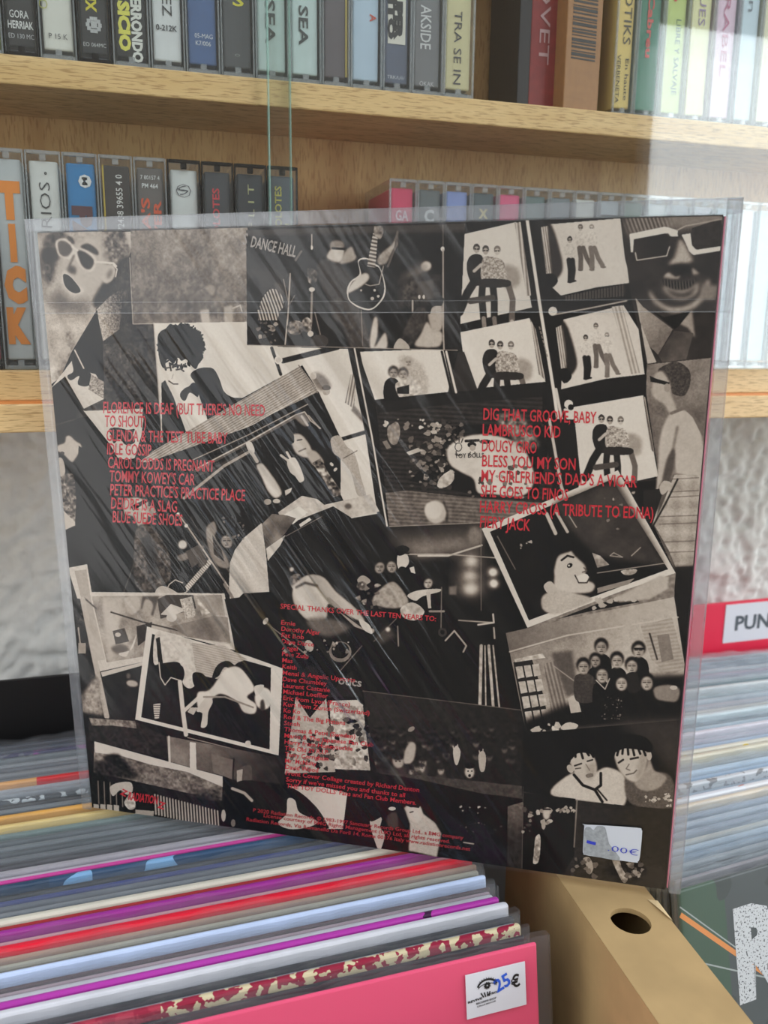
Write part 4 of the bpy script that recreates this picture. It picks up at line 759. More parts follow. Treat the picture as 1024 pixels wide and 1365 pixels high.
# lower shelf, right part
lr_xs = [0.1547, 0.1715, 0.1935, 0.2087, 0.2276, 0.2443, 0.2629, 0.2814, 0.3007, 0.3205, 0.3389, 0.3565, 0.374, 0.3915, 0.409, 0.427, 0.445, 0.463]
lr_xs = [0.1547+0.0176*i for i in range(18)]
G4 = 'cassettes standing on the lower shelf, right part'
lr = [((214, 50, 96), 'pink cassette with white swirl, first of the lower right row', [('GA', -4, 88, 4, 88, 6, (236, 200, 210), .02)]),
      ((96, 104, 106), 'grey cassette with a pale letter C, beside the pink one', [('C', -3.4, 88, 3, 88, 7, (214, 216, 216), .04)]),
      ((132, 150, 206), 'periwinkle blue cassette in the lower right row', []),
      ((70, 84, 90), 'dark teal cassette with a cream star', [('X', -3, 92, 3, 92, 5, (214, 196, 130), .06)]),
      ((226, 84, 130), 'pink cassette between two dark teal ones', []),
      ((92, 112, 110), 'dull teal cassette right of the second pink one', []),
      ((120, 128, 132), 'mid grey cassette in the lower right row', []),
      ((214, 214, 206), 'off-white cassette in the lower right row', []),
      ((176, 186, 190), 'grey cassette with black and white bars at its top', []),
      ((104, 132, 112), 'sage green cassette in the lower right row', []),
      ((206, 210, 206), 'white cassette right of the sage green one', []),
      ((150, 156, 164), 'steel grey cassette hidden mostly by the record bag', []),
      ((214, 214, 222), 'pale lilac cassette beside the corner of the record bag', []),
      ((206, 226, 236), 'pale blue cassette just right of the record bag', []),
      ((222, 220, 230), 'whitish lilac cassette, second to the right of the record bag', []),
      ((196, 224, 236), 'light sky-blue cassette at the right edge of the lower shelf', []),
      ((226, 230, 226), 'white cassette at the far right of the lower shelf', [])]
for i, (c_, lb, tx) in enumerate(lr):
    o = cassette(lr_xs[i], lr_xs[i+1], 0.508, ZL, HC-0.001, c_, lb, G4, depth=0.057)
    for t in tx: word(o, *t)
    if i == 8: MB().box(-0.006, 0.006, 0.0026, 0.0029, 0.094, 0.098).build('black_bar', mat('spine_ink', (30, 30, 34), .5), o)
# ---------------------------------------------------------------- record bins
HT = -0.2706                                           # height of the record tops below the camera
grey_pl = mat('grey_bin_board', (168, 168, 164), 0.6)
def bin_(label, x0, x1, y0, y1, h, rot=0.0):
    o = empty('record_bin', ((x0+x1)/2, (y0+y1)/2, 0), label=label, cat='bin')
    a, b_ = (x1-x0)/2, (y1-y0)/2
    for n_, q in (('floor_board', (-a, a, -b_, b_, 0.002, 0.010)), ('side_board', (-a-0.004, -a, -b_, b_, 0.002, h)), ('side_board', (a, a+0.004, -b_, b_, 0.002, h)), ('front_board', (-a, a, -b_-0.004, -b_, 0.002, 0.10))):
        MB().box(*q, 0.0006).build(n_, grey_pl, o)
    return o
bin_('grey record bin under the left row of records', -0.156, 0.174, 0.20, 0.592, 0.22)
bin_('light grey record bin under the right row of records', 0.252, 0.585, 0.212, 0.600, 0.24)
def board(name, x0, x1, y, z1, th, m, label, cat):
    o = empty(name, ((x0+x1)/2, y, 0.0105), label=label, cat=cat)
    MB().box(-(x1-x0)/2, (x1-x0)/2, 0, th, 0, z1-0.0105, 0.0005).build('panel', m, o); return o
board('divider', -0.150, 0.166, 0.5935, W(-0.2345), 0.003, mat('black_divider', (16, 16, 18), 0.5), 'plain black divider board at the back of the left record bin', 'divider')
dv = board('divider', 0.290, 0.575, 0.6015, W(-0.2297), 0.003, mat('red_divider', (236, 40, 76), 0.4), 'red divider with a white label reading PUNK behind the right record bin', 'divider')
MB().box(0.4995-0.4325, 0.580-0.4325-0.01, -0.0006, 0.0, W(-0.2676)-0.0105, W(-0.2318)-0.0105).build('title_label', mat('label_white', (226, 228, 236), .5), dv)
lettering('lettering', [('PUNK', 0.5108-0.4325, 0, 0.5630-0.4325, 0, 0.0134, .03)], lambda x, y: (x, -0.0008, y+W(-0.2562)-0.0105), mat('title_ink', (84, 92, 100), .5), dv)

def bag_mesh(seed, wd=0.315, h=0.3195, t=0.0045, wob=0.00022):
    r = random.Random(seed); n = 44; V = []; F = []
    lv = [0.0, h*0.55, h-0.014, h-0.008, h-0.004, h]
    ph = [r.uniform(0, 6.28) for _ in range(6)]
    for side in (0, 1):
        for li, z in enumerate(lv):
            for i in range(n+1):
                u = i/n; x = -0.0025+u*(wd+0.005); k = (li-1)/4 if li > 1 else 0
                y = (-0.0003 if side == 0 else t+0.0003)+(0.0 if side else 1)*k*wob*0.3
                y += k*wob*(math.sin(u*23+ph[0]+side)+0.7*math.sin(u*61+ph[1])+0.5*math.sin(u*117+ph[2]+side*2))*(0.6 if k < 1 else 1)
                zz = z+(0.0007*(math.sin(u*31+ph[3])+math.sin(u*87+ph[4])) if li == 5 else 0)
                V.append((x, y, zz))
        b0 = side*len(lv)*(n+1)
        for li in range(len(lv)-1):
            for i in range(n):
                a = b0+li*(n+1)+i; F.append((a, a+1, a+n+2, a+n+1) if side == 0 else (a, a+n+1, a+n+2, a+1))
    k = len(lv)*(n+1)
    for li in range(len(lv)-1):
        for i in (0, n):
            a = li*(n+1)+i; F.append((a, a+n+1, a+n+1+k, a+k) if i == 0 else (a, a+k, a+n+1+k, a+n+1))
    return V, F
bagm = film('record_bag', (214, 218, 222), body=0.05, rough=0.12, ior=1.5, gloss=0.4)
bagm_lit = film('record_bag_lit', (224, 234, 240), body=0.16, rough=0.12, ior=1.5, gloss=1.0)  # whiter haze in the film stands in for window light on the right row
bag_me = []; bag_me_lit = []
for s_ in range(6):
    V, F = bag_mesh(s_)
    me = bpy.data.meshes.new('bag'); me.from_pydata(V, [], F); me.materials.append(bagm)
    for p_ in me.polygons: p_.use_smooth = True
    bag_me.append(me); m2_ = me.copy(); m2_.materials[0] = bagm_lit; bag_me_lit.append(m2_)
def two_tone(name, c1, c2, at, noise_c=None):
    """spine printed in two colours that meet at a place along its length"""
    m = bpy.data.materials.new(name); m.use_nodes = True; n = m.node_tree; b = n.nodes['Principled BSDF']; Lk = n.links.new
    t = n.nodes.new('ShaderNodeTexCoord'); s = n.nodes.new('ShaderNodeSeparateXYZ'); Lk(t.outputs['Object'], s.inputs[0])
    r = n.nodes.new('ShaderNodeMath'); r.operation = 'GREATER_THAN'; r.inputs[1].default_value = at; Lk(s.outputs[0], r.inputs[0])
    mx = n.nodes.new('ShaderNodeMix'); mx.data_type = 'RGBA'; mx.inputs[6].default_value = (*lin(c1), 1); mx.inputs[7].default_value = (*lin(c2), 1); Lk(r.outputs[0], mx.inputs[0])
    last = mx.outputs[2]
    if noise_c:
        no = n.nodes.new('ShaderNodeTexNoise'); no.inputs['Scale'].default_value = noise_c[1]; Lk(t.outputs['Object'], no.inputs['Vector'])
        g = n.nodes.new('ShaderNodeMath'); g.operation = 'GREATER_THAN'; g.inputs[1].default_value = noise_c[2]; Lk(no.outputs[0], g.inputs[0])
        m2 = n.nodes.new('ShaderNodeMix'); m2.data_type = 'RGBA'; m2.inputs[7].default_value = (*lin(noise_c[0]), 1); Lk(g.outputs[0], m2.inputs[0]); Lk(last, m2.inputs[6]); last = m2.outputs[2]
    Lk(last, b.inputs['Base Color']); b.inputs['Roughness'].default_value = 0.35
    return m
def place(o, topleft, yaw, lean, h):
    """stand a sleeve so that its top left front corner comes to topleft"""
    R = Matrix.Rotation(yaw, 4, 'Z') @ Matrix.Rotation(-math.radians(lean), 4, 'X')
    o.matrix_world = Matrix.Translation(Vector(topleft)-(R @ Vector((0, 0, h)))) @ R
SLV = {}
def sleeve_mesh(t, m, h):
    k = (round(t, 5), m.name, round(h, 4))
    if k not in SLV:
        b = MB().box(0, 0.315, 0.0002, t, 0.0015, h, min(0.0013, t*0.4)); me = bpy.data.meshes.new('cover'); b.bm.to_mesh(me); b.bm.free(); me.materials.append(m)
        for p_ in me.polygons: p_.use_smooth = False
        SLV[k] = me
    return SLV[k]
CNT = [0]; LASTS = [None]
def sleeve(x0, y, yaw, lean, t, m, label, group, bag=True, dz=0.0, below=0.0035):
    CNT[0] += 1
    o = empty('record_sleeve', label=label, cat='record sleeve', group=group)
    h = 0.3145
    link(bpy.data.objects.new('cover', sleeve_mesh(t, m, h-below)), o)
    if bag:
        b = link(bpy.data.objects.new('plastic_bag', (bag_me_lit if x0 > .2 else bag_me)[CNT[0] % 6]), o); b.scale = (1, t/0.0045, h/0.3195); b['label'] = 'clear plastic bag'
    place(o, (x0, y, W(HT)-dz), yaw, lean, h)
    LASTS[0] = o
    return o
def ordinal(n): return ['', 'directly', 'second', 'third', 'fourth', 'fifth', 'sixth', 'seventh', 'eighth'][n]
# left row, front to back: y, thickness, colour, words, bag, special material
two = two_tone('half_red_half_cream', (170, 52, 72), (214, 200, 160), 0.15, ((150, 30, 58), 190, 0.50))
brn = two_tone('brown_art', (176, 122, 66), (96, 84, 76), 0.10, ((60, 52, 48), 120, 0.55))
sky = two_tone('sky_art', (44, 70, 96), (50, 80, 112), 0.1, ((130, 176, 216), 24, 0.56))
org = two_tone('orange_red', (222, 168, 110), (214, 50, 54), 0.085)
prf = two_tone('white_speckle', (70, 76, 80), (84, 92, 96), 0.1, ((206, 214, 214), 160, 0.54))
mgb = two_tone('violet_blue', (120, 124, 140), (150, 60, 150), 0.08, ((70, 70, 110), 60, 0.55))
ppm = two_tone('violet_print', (172, 52, 158), (176, 54, 160), 0.1, ((60, 20, 60), 70, 0.68))
LST = [(0.3082, .0022, (34, 34, 38), 'thin black', 1, None, 0), (0.3125, .0042, (0, 0, 0), 'cream and dark red patterned', 0, two, 1), (0.3178, .0020, (150, 152, 156), 'clear grey', 1, None, 0),
       (0.3222, .0040, (22, 24, 28), 'solid black', 1, None, 1), (0.3280, .0046, (214, 214, 218), 'silver white', 0, None, 1), (0.3335, .0038, (0, 0, 0), 'violet', 0, ppm, 1),
       (0.3385, .0040, (198, 198, 202), 'off-white', 1, None, 1), (0.3432, .0026, (170, 150, 154), 'pinkish grey', 1, None, 0), (0.3464, .0024, (74, 52, 50), 'dark brown', 1, None, 1),
       (0.3513, .0034, (196, 212, 240), 'pale blue', 0, None, 1), (0.3558, .0030, (0, 0, 0), 'brown picture-edged', 1, brn, 1), (0.3605, .0034, (176, 172, 154), 'greige', 1, None, 0),
       (0.3645, .0026, (180, 148, 128), 'tan', 1, None, 0), (0.3685, .0054, (232, 24, 52), 'bright red', 0, None, 1), (0.3750, .0032, (196, 150, 156), 'dusty pink', 1, None, 0),
       (0.3795, .0040, (156, 44, 142), 'purple', 0, None, 1), (0.3842, .0028, (160, 40, 44), 'dark red', 0, None, 1), (0.3880, .0050, (216, 210, 192), 'cream', 0, None, 1),
       (0.3938, .0030, (84, 88, 90), 'charcoal', 1, None, 0), (0.3980, .0030, (126, 132, 136), 'mid grey', 1, None, 0), (0.4022, .0030, (104, 110, 116), 'slate grey', 1, None, 0),
       (0.4062, .0034, (48, 62, 122), 'navy blue', 1, None, 1), (0.4105, .0034, (30, 36, 38), 'black-green', 1, None, 0), (0.4150, .0044, (0, 0, 0), 'sky and navy picture-edged', 0, sky, 1),
       (0.4208, .0026, (206, 66, 150), 'magenta', 0, None, 1), (0.4245, .0052, (206, 196, 206), 'pale lilac', 1, None, 1), (0.4310, .0050, (176, 172, 176), 'light grey', 1, None, 0),
       (0.4375, .0040, (50, 54, 56), 'near-black', 1, None, 1), (0.4430, .0040, (104, 110, 112), 'grey', 1, None, 0), (0.4490, .0040, (78, 86, 88), 'dark grey', 1, None, 0), (0.4550, .0042, (116, 124, 126), 'ash grey', 1, None, 0),
       (0.4610, .0042, (96, 104, 106), 'pewter grey', 1, None, 0), (0.4670, .0040, (120, 140, 134), 'grey-green', 1, None, 0), (0.4730, .0038, (222, 196, 130), 'pale yellow', 0, None, 1),
       (0.4785, .0030, (70, 70, 70), 'dark grey', 1, None, 0), (0.4830, .0044, (222, 166, 84), 'orange-yellow', 0, None, 1), (0.4890, .0040, (64, 70, 74), 'dark grey', 1, None, 0), (0.4950, .0040, (116, 124, 128), 'grey', 1, None, 0),
       (0.5010, .0040, (36, 40, 42), 'black', 1, None, 1), (0.5068, .0046, (0, 0, 0), 'grey and white speckled', 1, prf, 1), (0.5130, .0044, (150, 156, 160), 'pale grey', 1, None, 0),
       (0.5190, .0040, (176, 180, 184), 'silver grey', 1, None, 0), (0.5250, .0044, (0, 0, 0), 'orange and red', 0, org, 1), (0.5320, .0044, (126, 130, 134), 'grey', 1, None, 0),
       (0.5385, .0044, (140, 146, 150), 'light grey', 1, None, 0), (0.5450, .0044, (116, 122, 128), 'steel grey', 1, None, 0), (0.5520, .0044, (160, 168, 172), 'silver', 1, None, 0), (0.5585, .0044, (126, 136, 140), 'blue-grey', 1, None, 0),
       (0.5650, .0044, (0, 0, 0), 'violet and blue', 1, mgb, 1), (0.5720, .0044, (72, 82, 96), 'navy grey', 1, None, 0), (0.5785, .0044, (60, 66, 78), 'dark navy', 1, None, 0)]
GL = 'records packed upright in the left bin'
last = 'pink-covered'; cnt = 0; rr = random.Random(4)
for y, t, c_, wd_, bg_, sp, key in LST:
    cnt += 1
    m = sp or mat('sleeve_card', c_, 0.38, noise=0.08, nscale=60)
    lb = f'{wd_} record sleeve, left bin, {ordinal(cnt)} behind the {last} one'
    x0 = -0.149+rr.uniform(-.0012, .0012)+(-0.002 if y > .33 else -0.0)
    yaw = 0.028 if y < 0.5 else 0.024
    sleeve(x0, y-(0.151)*yaw, yaw, 10, t, m, lb, GL, bool(bg_), rr.uniform(0.0, .0014), 0.0035 if bg_ else 0.0012)
    if wd_ == 'pewter grey': MB().box(0.052, 0.064, -0.001, 0.0005, 0.306, 0.3142, 0.0002).build('price_tag', mat('teal_tag', (60, 150, 176), .4), LASTS[0])
    if key: last = wd_; cnt = 0
# the pink record at the front of the left bin
def front_sleeve(tr, yaw, lean, label, col, th=0.003, h=0.311, grp=None):
    o = empty('record_sleeve', label=label, cat='record sleeve', group=grp)
    return o
pk = empty('record_sleeve', label='bright pink record sleeve with a 25 euro label, front of the left bin', cat='record sleeve', group=GL)
pinkm = mat('pink_cover', (248, 78, 122), 0.42, 0.4)
MB().box(-0.3075, 0, 0.0004, 0.0026, 0.0, 0.3095, 0.0009).build('cover', pinkm, pk)
bf = film('front_bag', (206, 200, 204), body=0.06, rough=0.2, ior=1.5, gloss=0.6, bump=0.15, bscale=(20, 20, 20))
V, F = bag_mesh(3, 0.3150, 0.3125, 0.0032, 0.0005)
pymesh('plastic_bag', [(x-0.3110, y, z) for x, y, z in V], F, bf, pk, smooth=True)['label'] = 'clear plastic bag'
lbm = MB().box(-0.0365, -0.0070, -0.0009, -0.0006, 0.3095-0.0266, 0.3095-0.0064).build('price_label', mat('label_paper_white', (222, 222, 228), .5), pk)
zz = 0.3095
lettering('price_writing', [('25', -0.0215, zz-0.0176, -0.0142, zz-0.0150, 0.0062, .025)], lambda x, y: (x, -0.0011, y), mat('blue_pen', (44, 92, 206), .5), lbm)
lettering('price_writing', [('€', -0.0142, zz-0.0172, -0.0098, zz-0.0168, 0.0056, .03)], lambda x, y: (x, -0.0011, y), mat('black_ink', (30, 30, 32), .5), lbm)
lettering('small_print', [('REVIVE', -0.0358, zz-0.0194, -0.0288, zz-0.0188, 0.0010, .04), ('AYRO', -0.0262, zz-0.0180, -0.0215, zz-0.0176, 0.0010, .04), ('RECORDS SHOP', -0.0318, zz-0.0208, -0.0220, zz-0.0202, 0.0009, .03), ('CALLE MAYOR', -0.0316, zz-0.0221, -0.0222, zz-0.0215, 0.0007, .02)], lambda x, y: (x, -0.0011, y), mat('black_ink', (30, 30, 32), .5), lbm)
ey = []; ef = []
def strip(pts, w_, y=-0.0011):
    for (xa, za), (xb, zb) in zip(pts[:-1], pts[1:]):
        d = Vector((xb-xa, zb-za)); d.normalize(); n_ = Vector((-d.y, d.x))*w_/2; k = len(ey)
        ey.extend([(xa-n_.x, y, za-n_.y), (xb-n_.x, y, zb-n_.y), (xb+n_.x, y, zb+n_.y), (xa+n_.x, y, za+n_.y)]); ef.append((k, k+1, k+2, k+3))
cx_, cz_ = -0.0262, zz-0.0140
strip([(cx_+0.0048*math.cos(a), cz_+0.0036*math.sin(a)) for a in np.linspace(2.9, 0.2, 12)], 0.0009)
strip([(cx_+0.0046*math.cos(a), cz_-0.0004+0.0022*math.sin(a)) for a in np.linspace(2.9, 0.2, 10)], 0.0004)
strip([(cx_+0.0011*math.cos(a), cz_+0.0008+0.0011*math.sin(a)) for a in np.linspace(0, 6.28, 10)], 0.0013)
for a in np.linspace(2.3, 0.5, 9): strip([(cx_+0.0048*math.cos(a), cz_+0.0036*math.sin(a)), (cx_+0.0056*math.cos(a), cz_+0.0046*math.sin(a))], 0.0003)
for k in (-.0032, -.0016, 0.0, .0012): strip([(cx_+k, cz_-0.0020), (cx_+k*.6, cz_-0.0042)], 0.0006)
pymesh('eye_emblem', ey, ef, mat('black_ink', (30, 30, 32), .5), lbm)
R = Matrix.Rotation(0.022, 4, 'Z') @ Matrix.Rotation(-math.radians(10), 4, 'X')
pk.matrix_world = Matrix.Translation(Vector((0.1681, 0.3055, W(-0.2735)))-(R @ Vector((0, 0, 0.3095)))) @ R

# ---------------------------------------------------------------- right row
GR = 'records packed upright in the right bin'
rs = [(0.3358, .0024, (150, 142, 144), 'warm grey', 1, None, 0),
      (0.3400, .0028, (26, 28, 32), 'glossy black', 1, None, 1), (0.3455, .0028, (150, 154, 156), 'grey', 1, None, 0), (0.3512, .0036, (128, 146, 162), 'blue-grey', 1, None, 0), (0.3575, .0038, (176, 192, 204), 'pale blue-grey', 1, None, 1),
      (0.3638, .0038, (196, 192, 178), 'pale cream', 1, None, 0), (0.3700, .0044, (146, 156, 170), 'steel', 1, None, 0), (0.3770, .0046, (176, 186, 196), 'light steel', 1, None, 0), (0.3840, .0044, (154, 164, 176), 'cool grey', 1, None, 0),
      (0.3905, .0040, (218, 206, 186), 'thin cream', 0, None, 1), (0.3965, .0048, (0, 0, 0), 'white with rust print', 0, two_tone('rust_print', (224, 228, 232), (224, 224, 224), .1, ((200, 120, 90), 90, .66)), 1), (0.4035, .0044, (160, 176, 190), 'pale slate', 1, None, 0),
      (0.4105, .0046, (0, 0, 0), 'white with grey lettering', 0, two_tone('grey_letters', (200, 204, 206), (206, 208, 210), .1, ((130, 130, 130), 200, .56)), 1), (0.4175, .0048, (160, 186, 210), 'light blue', 1, None, 1), (0.4250, .0048, (196, 216, 232), 'icy blue', 1, None, 0),
      (0.4320, .0040, (140, 140, 130), 'olive grey', 1, None, 0), (0.4385, .0046, (214, 208, 186), 'ivory', 0, None, 1), (0.4455, .0046, (0, 0, 0), 'red-ended cream', 0, two_tone('red_end', (214, 110, 70), (216, 212, 196), .064, ((230, 200, 60), 60, .64)), 1),
      (0.4530, .0048, (176, 196, 218), 'powder blue', 1, None, 0), (0.4605, .0048, (186, 178, 190), 'mauve-grey', 1, None, 1), (0.4680, .0050, (214, 210, 216), 'white', 0, None, 0), (0.4755, .0046, (176, 196, 206), 'frosty grey', 1, None, 0),
      (0.4830, .0046, (60, 84, 90), 'dark teal', 1, None, 1), (0.4900, .0056, (0, 0, 0), 'white with grey shapes', 0, two_tone('grey_shapes', (206, 220, 222), (206, 220, 222), .1, ((150, 168, 176), 40, .58)), 1), (0.4990, .0050, (196, 196, 190), 'stone', 1, None, 0),
      (0.5070, .0050, (176, 168, 174), 'rosy grey', 1, None, 1), (0.5150, .0050, (186, 198, 204), 'light grey', 1, None, 0), (0.5230, .0048, (160, 176, 176), 'grey-green', 1, None, 0), (0.5310, .0048, (210, 216, 216), 'white', 0, None, 1),
      (0.5390, .0048, (104, 132, 138), 'teal grey', 1, None, 0), (0.5470, .0048, (176, 190, 194), 'light teal grey', 1, None, 0), (0.5550, .0048, (170, 160, 176), 'lilac grey', 1, None, 1), (0.5630, .0048, (190, 200, 204), 'silver', 1, None, 0),
      (0.5710, .0048, (96, 120, 136), 'petrol blue', 1, None, 1), (0.5790, .0048, (150, 164, 174), 'slate', 1, None, 0), (0.5865, .0044, (170, 176, 180), 'plain grey', 1, None, 0)]
last = 'green-covered'; cnt = 0
for y, t, c_, wd_, bg_, sp, key in rs:
    cnt += 1; m = sp or mat('sleeve_card', c_, 0.35, noise=0.08, nscale=60)
    lb = f'{wd_} record sleeve, right bin, {ordinal(cnt)} behind the {last} one'
    ya = .1-.5*(y-.3195); xr = .32+(y-.32)*.8
    sleeve(0.2560+rr.uniform(0, .002), y-ya*(xr-.256), ya, 10, t, m, lb, GR, bool(bg_), rr.uniform(0, .0014), 0.0035 if bg_ else 0.0012)
    if key: last = wd_; cnt = 0
rg = empty('record_sleeve', label='dark green record sleeve with a big white R, front of the right bin', cat='record sleeve', group=GR)
MB().box(0.0012, 0.3150, 0.0004, 0.0030, 0.0, 0.3095, 0.0009).build('cover', two_tone('green_cover', (36, 78, 50), (52, 62, 64), 0.03, ((28, 44, 42), 26, .56)), rg)
V, F = bag_mesh(5, 0.3150, 0.3115, 0.0034, 0.0004)
pymesh('plastic_bag', V, F, film('front_bag_right', (206, 212, 212), body=0.10, rough=0.12, ior=1.5, gloss=1.3, bump=0.3, bscale=(24, 24, 24)), rg, smooth=True)['label'] = 'crinkled clear plastic bag'
H = 0.3095
def flat(name, pts, m, parent, y=-0.00005): return pymesh(name, [(x, y, z) for x, z in pts], [tuple(range(len(pts)))], m, parent)
def bar(name, a, b_, w_, m):
    d = Vector((b_[0]-a[0], b_[1]-a[1])).normalized(); n_ = Vector((-d.y, d.x))*w_/2
    return flat(name, [(a[0]-n_.x, H+a[1]-n_.y), (b_[0]-n_.x, H+b_[1]-n_.y), (b_[0]+n_.x, H+b_[1]+n_.y), (a[0]+n_.x, H+a[1]+n_.y)], m, rg, 0.0003)
orm = mat('orange_print', (244, 150, 54), .4); wtm = mat('pale_line', (176, 184, 180), .4)
bar('orange_line', (0.001, -0.0118), (0.115, -0.108), 0.0026, orm); bar('thin_line', (0.001, -0.0078), (0.115, -0.1065), 0.0007, wtm); bar('thin_line', (0.001, -0.034), (0.12, -0.088), 0.0008, wtm)
wsp = two_tone('splattered_white', (226, 228, 230), (226, 228, 230), .1, ((56, 58, 66), 900, .60))
lettering('lettering', [('R', 0.0345, H-0.0635, 0.0710, H-0.0635, 0.0455, .055)], lambda x, y: (x, 0.0001, y), wsp, rg)
R = Matrix.Rotation(0.1, 4, 'Z') @ Matrix.Rotation(-math.radians(13), 4, 'X')
rg.matrix_world = Matrix.Translation(Vector((0.2531, 0.3195, W(-0.2735)))-(R @ Vector((0, 0, H)))) @ R

# ---------------------------------------------------------------- cardboard box between the bins
card = mat('corrugated_card', (176, 147, 102), 0.75, 0.2, noise=0.10, nscale=45, bump=0.25)
cb = empty('cardboard_box', (0.212, 0.25, 0.0), label='tall brown cardboard box with a round hand hole, between the two bins', cat='box')
zt = W(-0.2705)
def lx(y): return 0.1924+0.0637*(y-0.2447)
def rx_(y): return 0.2291+0.087*(y-0.2341)
y0, y1 = 0.150, 0.412
hc = (0.2160, 0.3040); NH = 28
hole = [(hc[0]+0.0088*math.cos(a)*math.cos(.5)-0.0096*math.sin(a)*math.sin(.5), hc[1]+0.0088*math.cos(a)*math.sin(.5)+0.0096*math.sin(a)*math.cos(.5)) for a in np.linspace(0, 2*math.pi, NH+1)[:-1]]
bmx = bmesh.new()
def ring(z):
    o_ = [bmx.verts.new((x, y, z)) for x, y in ((lx(y0), y0), (rx_(y0), y0), (rx_(y1), y1), (lx(y1), y1))]
    i_ = [bmx.verts.new((x, y, z)) for x, y in hole]
    return o_, i_
for z in (zt, zt-0.0025):
    o_, i_ = ring(z); es = [bmx.edges.new((o_[k], o_[(k+1) % 4])) for k in range(4)]+[bmx.edges.new((i_[k], i_[(k+1) % NH])) for k in range(NH)]
    bmesh.ops.triangle_fill(bmx, use_beauty=True, edges=es)
    if z == zt: I1 = i_
    else:
        for k in range(NH): bmx.faces.new((I1[k], I1[(k+1) % NH], i_[(k+1) % NH], i_[k]))
for v_ in bmx.verts: v_.co -= Vector(cb.location)
me = bpy.data.meshes.new('top_flap'); bmx.to_mesh(me); bmx.free(); me.materials.append(card); link(bpy.data.objects.new('top_flap', me), cb)
def wallp(name, a, b_, th=0.0025, z0=0.001, z1=None):
    z1 = z1 or zt-0.0002
    d = Vector((b_[0]-a[0], b_[1]-a[1])).normalized(); n_ = Vector((d.y, -d.x))*th
    p_ = [(a[0], a[1]), (b_[0], b_[1]), (b_[0]+n_.x, b_[1]+n_.y), (a[0]+n_.x, a[1]+n_.y)]
    V = [(x-cb.location.x, y-cb.location.y, z) for z in (z0, z1) for x, y in p_]
    return pymesh(name, V, [(0, 1, 5, 4), (1, 2, 6, 5), (2, 3, 7, 6), (3, 0, 4, 7), (4, 5, 6, 7), (3, 2, 1, 0)], card, cb)
wallp('side_panel', (lx(y0), y0), (lx(y1), y1)); wallp('side_panel', (rx_(y1), y1), (rx_(y0), y0)); wallp('end_panel', (rx_(y0), y0), (lx(y0), y0)); wallp('end_panel', (lx(y1), y1), (rx_(y1), y1))
# slightly torn tuck at the right rim
tv = [(0.2325, 0.3150, zt+0.0002), (0.2368, 0.3130, zt+0.0002), (0.2350, 0.2980, zt+0.0003), (0.2338, 0.3020, zt+0.0010), (0.2330, 0.3090, zt+0.0008)]
pymesh('torn_tuck', [(x-cb.location.x, y-cb.location.y, z) for x, y, z in tv], [(0, 4, 1), (4, 3, 1), (3, 2, 1)], mat('torn_card', (206, 180, 134), .8), cb)

# ---------------------------------------------------------------- the record held up in front
BL, BR, TL = Vector((-.0316, .4705, W(-.2681))), Vector((.2421, .3131, W(-.2659))), Vector((-.0384, .462, W(.0459)))
X_ = (BR-BL).normalized(); Z_ = (TL-BL); Z_ = (Z_-Z_.dot(X_)*X_).normalized(); Y_ = Z_.cross(X_)
S0 = 0.3150
rec = empty('record_sleeve', label='upright record in front, its back printed with a sepia photo collage and red titles', cat='record sleeve')
Mx = Matrix.Identity(4)
for i in range(3): Mx[i][0] = X_[i]; Mx[i][1] = Y_[i]; Mx[i][2] = Z_[i]; Mx[i][3] = BL[i]
rec.matrix_world = Mx
cm = bpy.data.materials.new('collage_print'); cm.use_nodes = True; n = cm.node_tree; ti = n.nodes.new('ShaderNodeTexImage'); ti.image = cover_img; ti.extension = 'EXTEND'
b = n.nodes['Principled BSDF']; n.links.new(ti.outputs[0], b.inputs['Base Color']); b.inputs['Roughness'].default_value = 0.35; b.inputs['Specular IOR Level'].default_value = 0.08
MB().box(0, S0, 0.0002, 0.0042, 0, S0, 0.0006).build('sleeve_card', mat('sleeve_black', (44, 40, 38), .4), rec)
pymesh('back_print', [(0.0004, 0.0, 0.0004), (S0-0.0004, 0.0, 0.0004), (S0-0.0004, 0.0, S0-0.0004), (0.0004, 0.0, S0-0.0004)], [(0, 1, 2, 3)], cm, rec, uv=[(0, 0), (1, 0), (1, 1), (0, 1)])['label'] = 'sepia collage of band photographs'
MB().box(S0+0.0002, S0+0.0009, 0.0004, 0.0046, 0.001, S0-0.0006, 0.0003).build('pink_bag_reflection', mat('pink_bag_reflection', (222, 132, 152), .35), rec)  # pink strip paints in the cover colour reflected and transmitted by the bag
MB().box(0.002, S0-0.002, 0.0043, 0.0047, 0.002, S0-0.002).build('front_print', mat('front_cover', (216, 96, 56), .4, noise=.5, nscale=18), rec)
RED = mat('red_print', (214, 30, 48), 0.4)
def onp(y):
    def f(px, py):
        u, v = cov(px, py); return (u*S0, y, (1-v)*S0)
    return f
fr = onp(-0.00015); T = -15.5
songs = [('FLORENCE IS DEAF (BUT THERE\'S NO NEED', 139, 552, 355, 556), ('TO SHOUT)', 141, 570, 196, 571), ('GLENDA & THE TEST TUBE BABY', 143, 589, 305, 593), ('IDLE GOSSIP', 144, 607, 203, 609), ('CAROL DODDS IS PREGNANT', 145, 625, 287, 630),
         ('TOMMY KOWEY\'S CAR', 147, 643, 261, 648), ('PETER PRACTICE\'S PRACTICE PLACE', 148, 661, 328, 669), ('DEIDRE IS A SLAG', 149, 679, 237, 684), ('BLUE SUEDE SHOES', 151, 697, 244, 702)]
lettering('song_titles', [(*s, T, .012) for s in songs], fr, RED, rec)
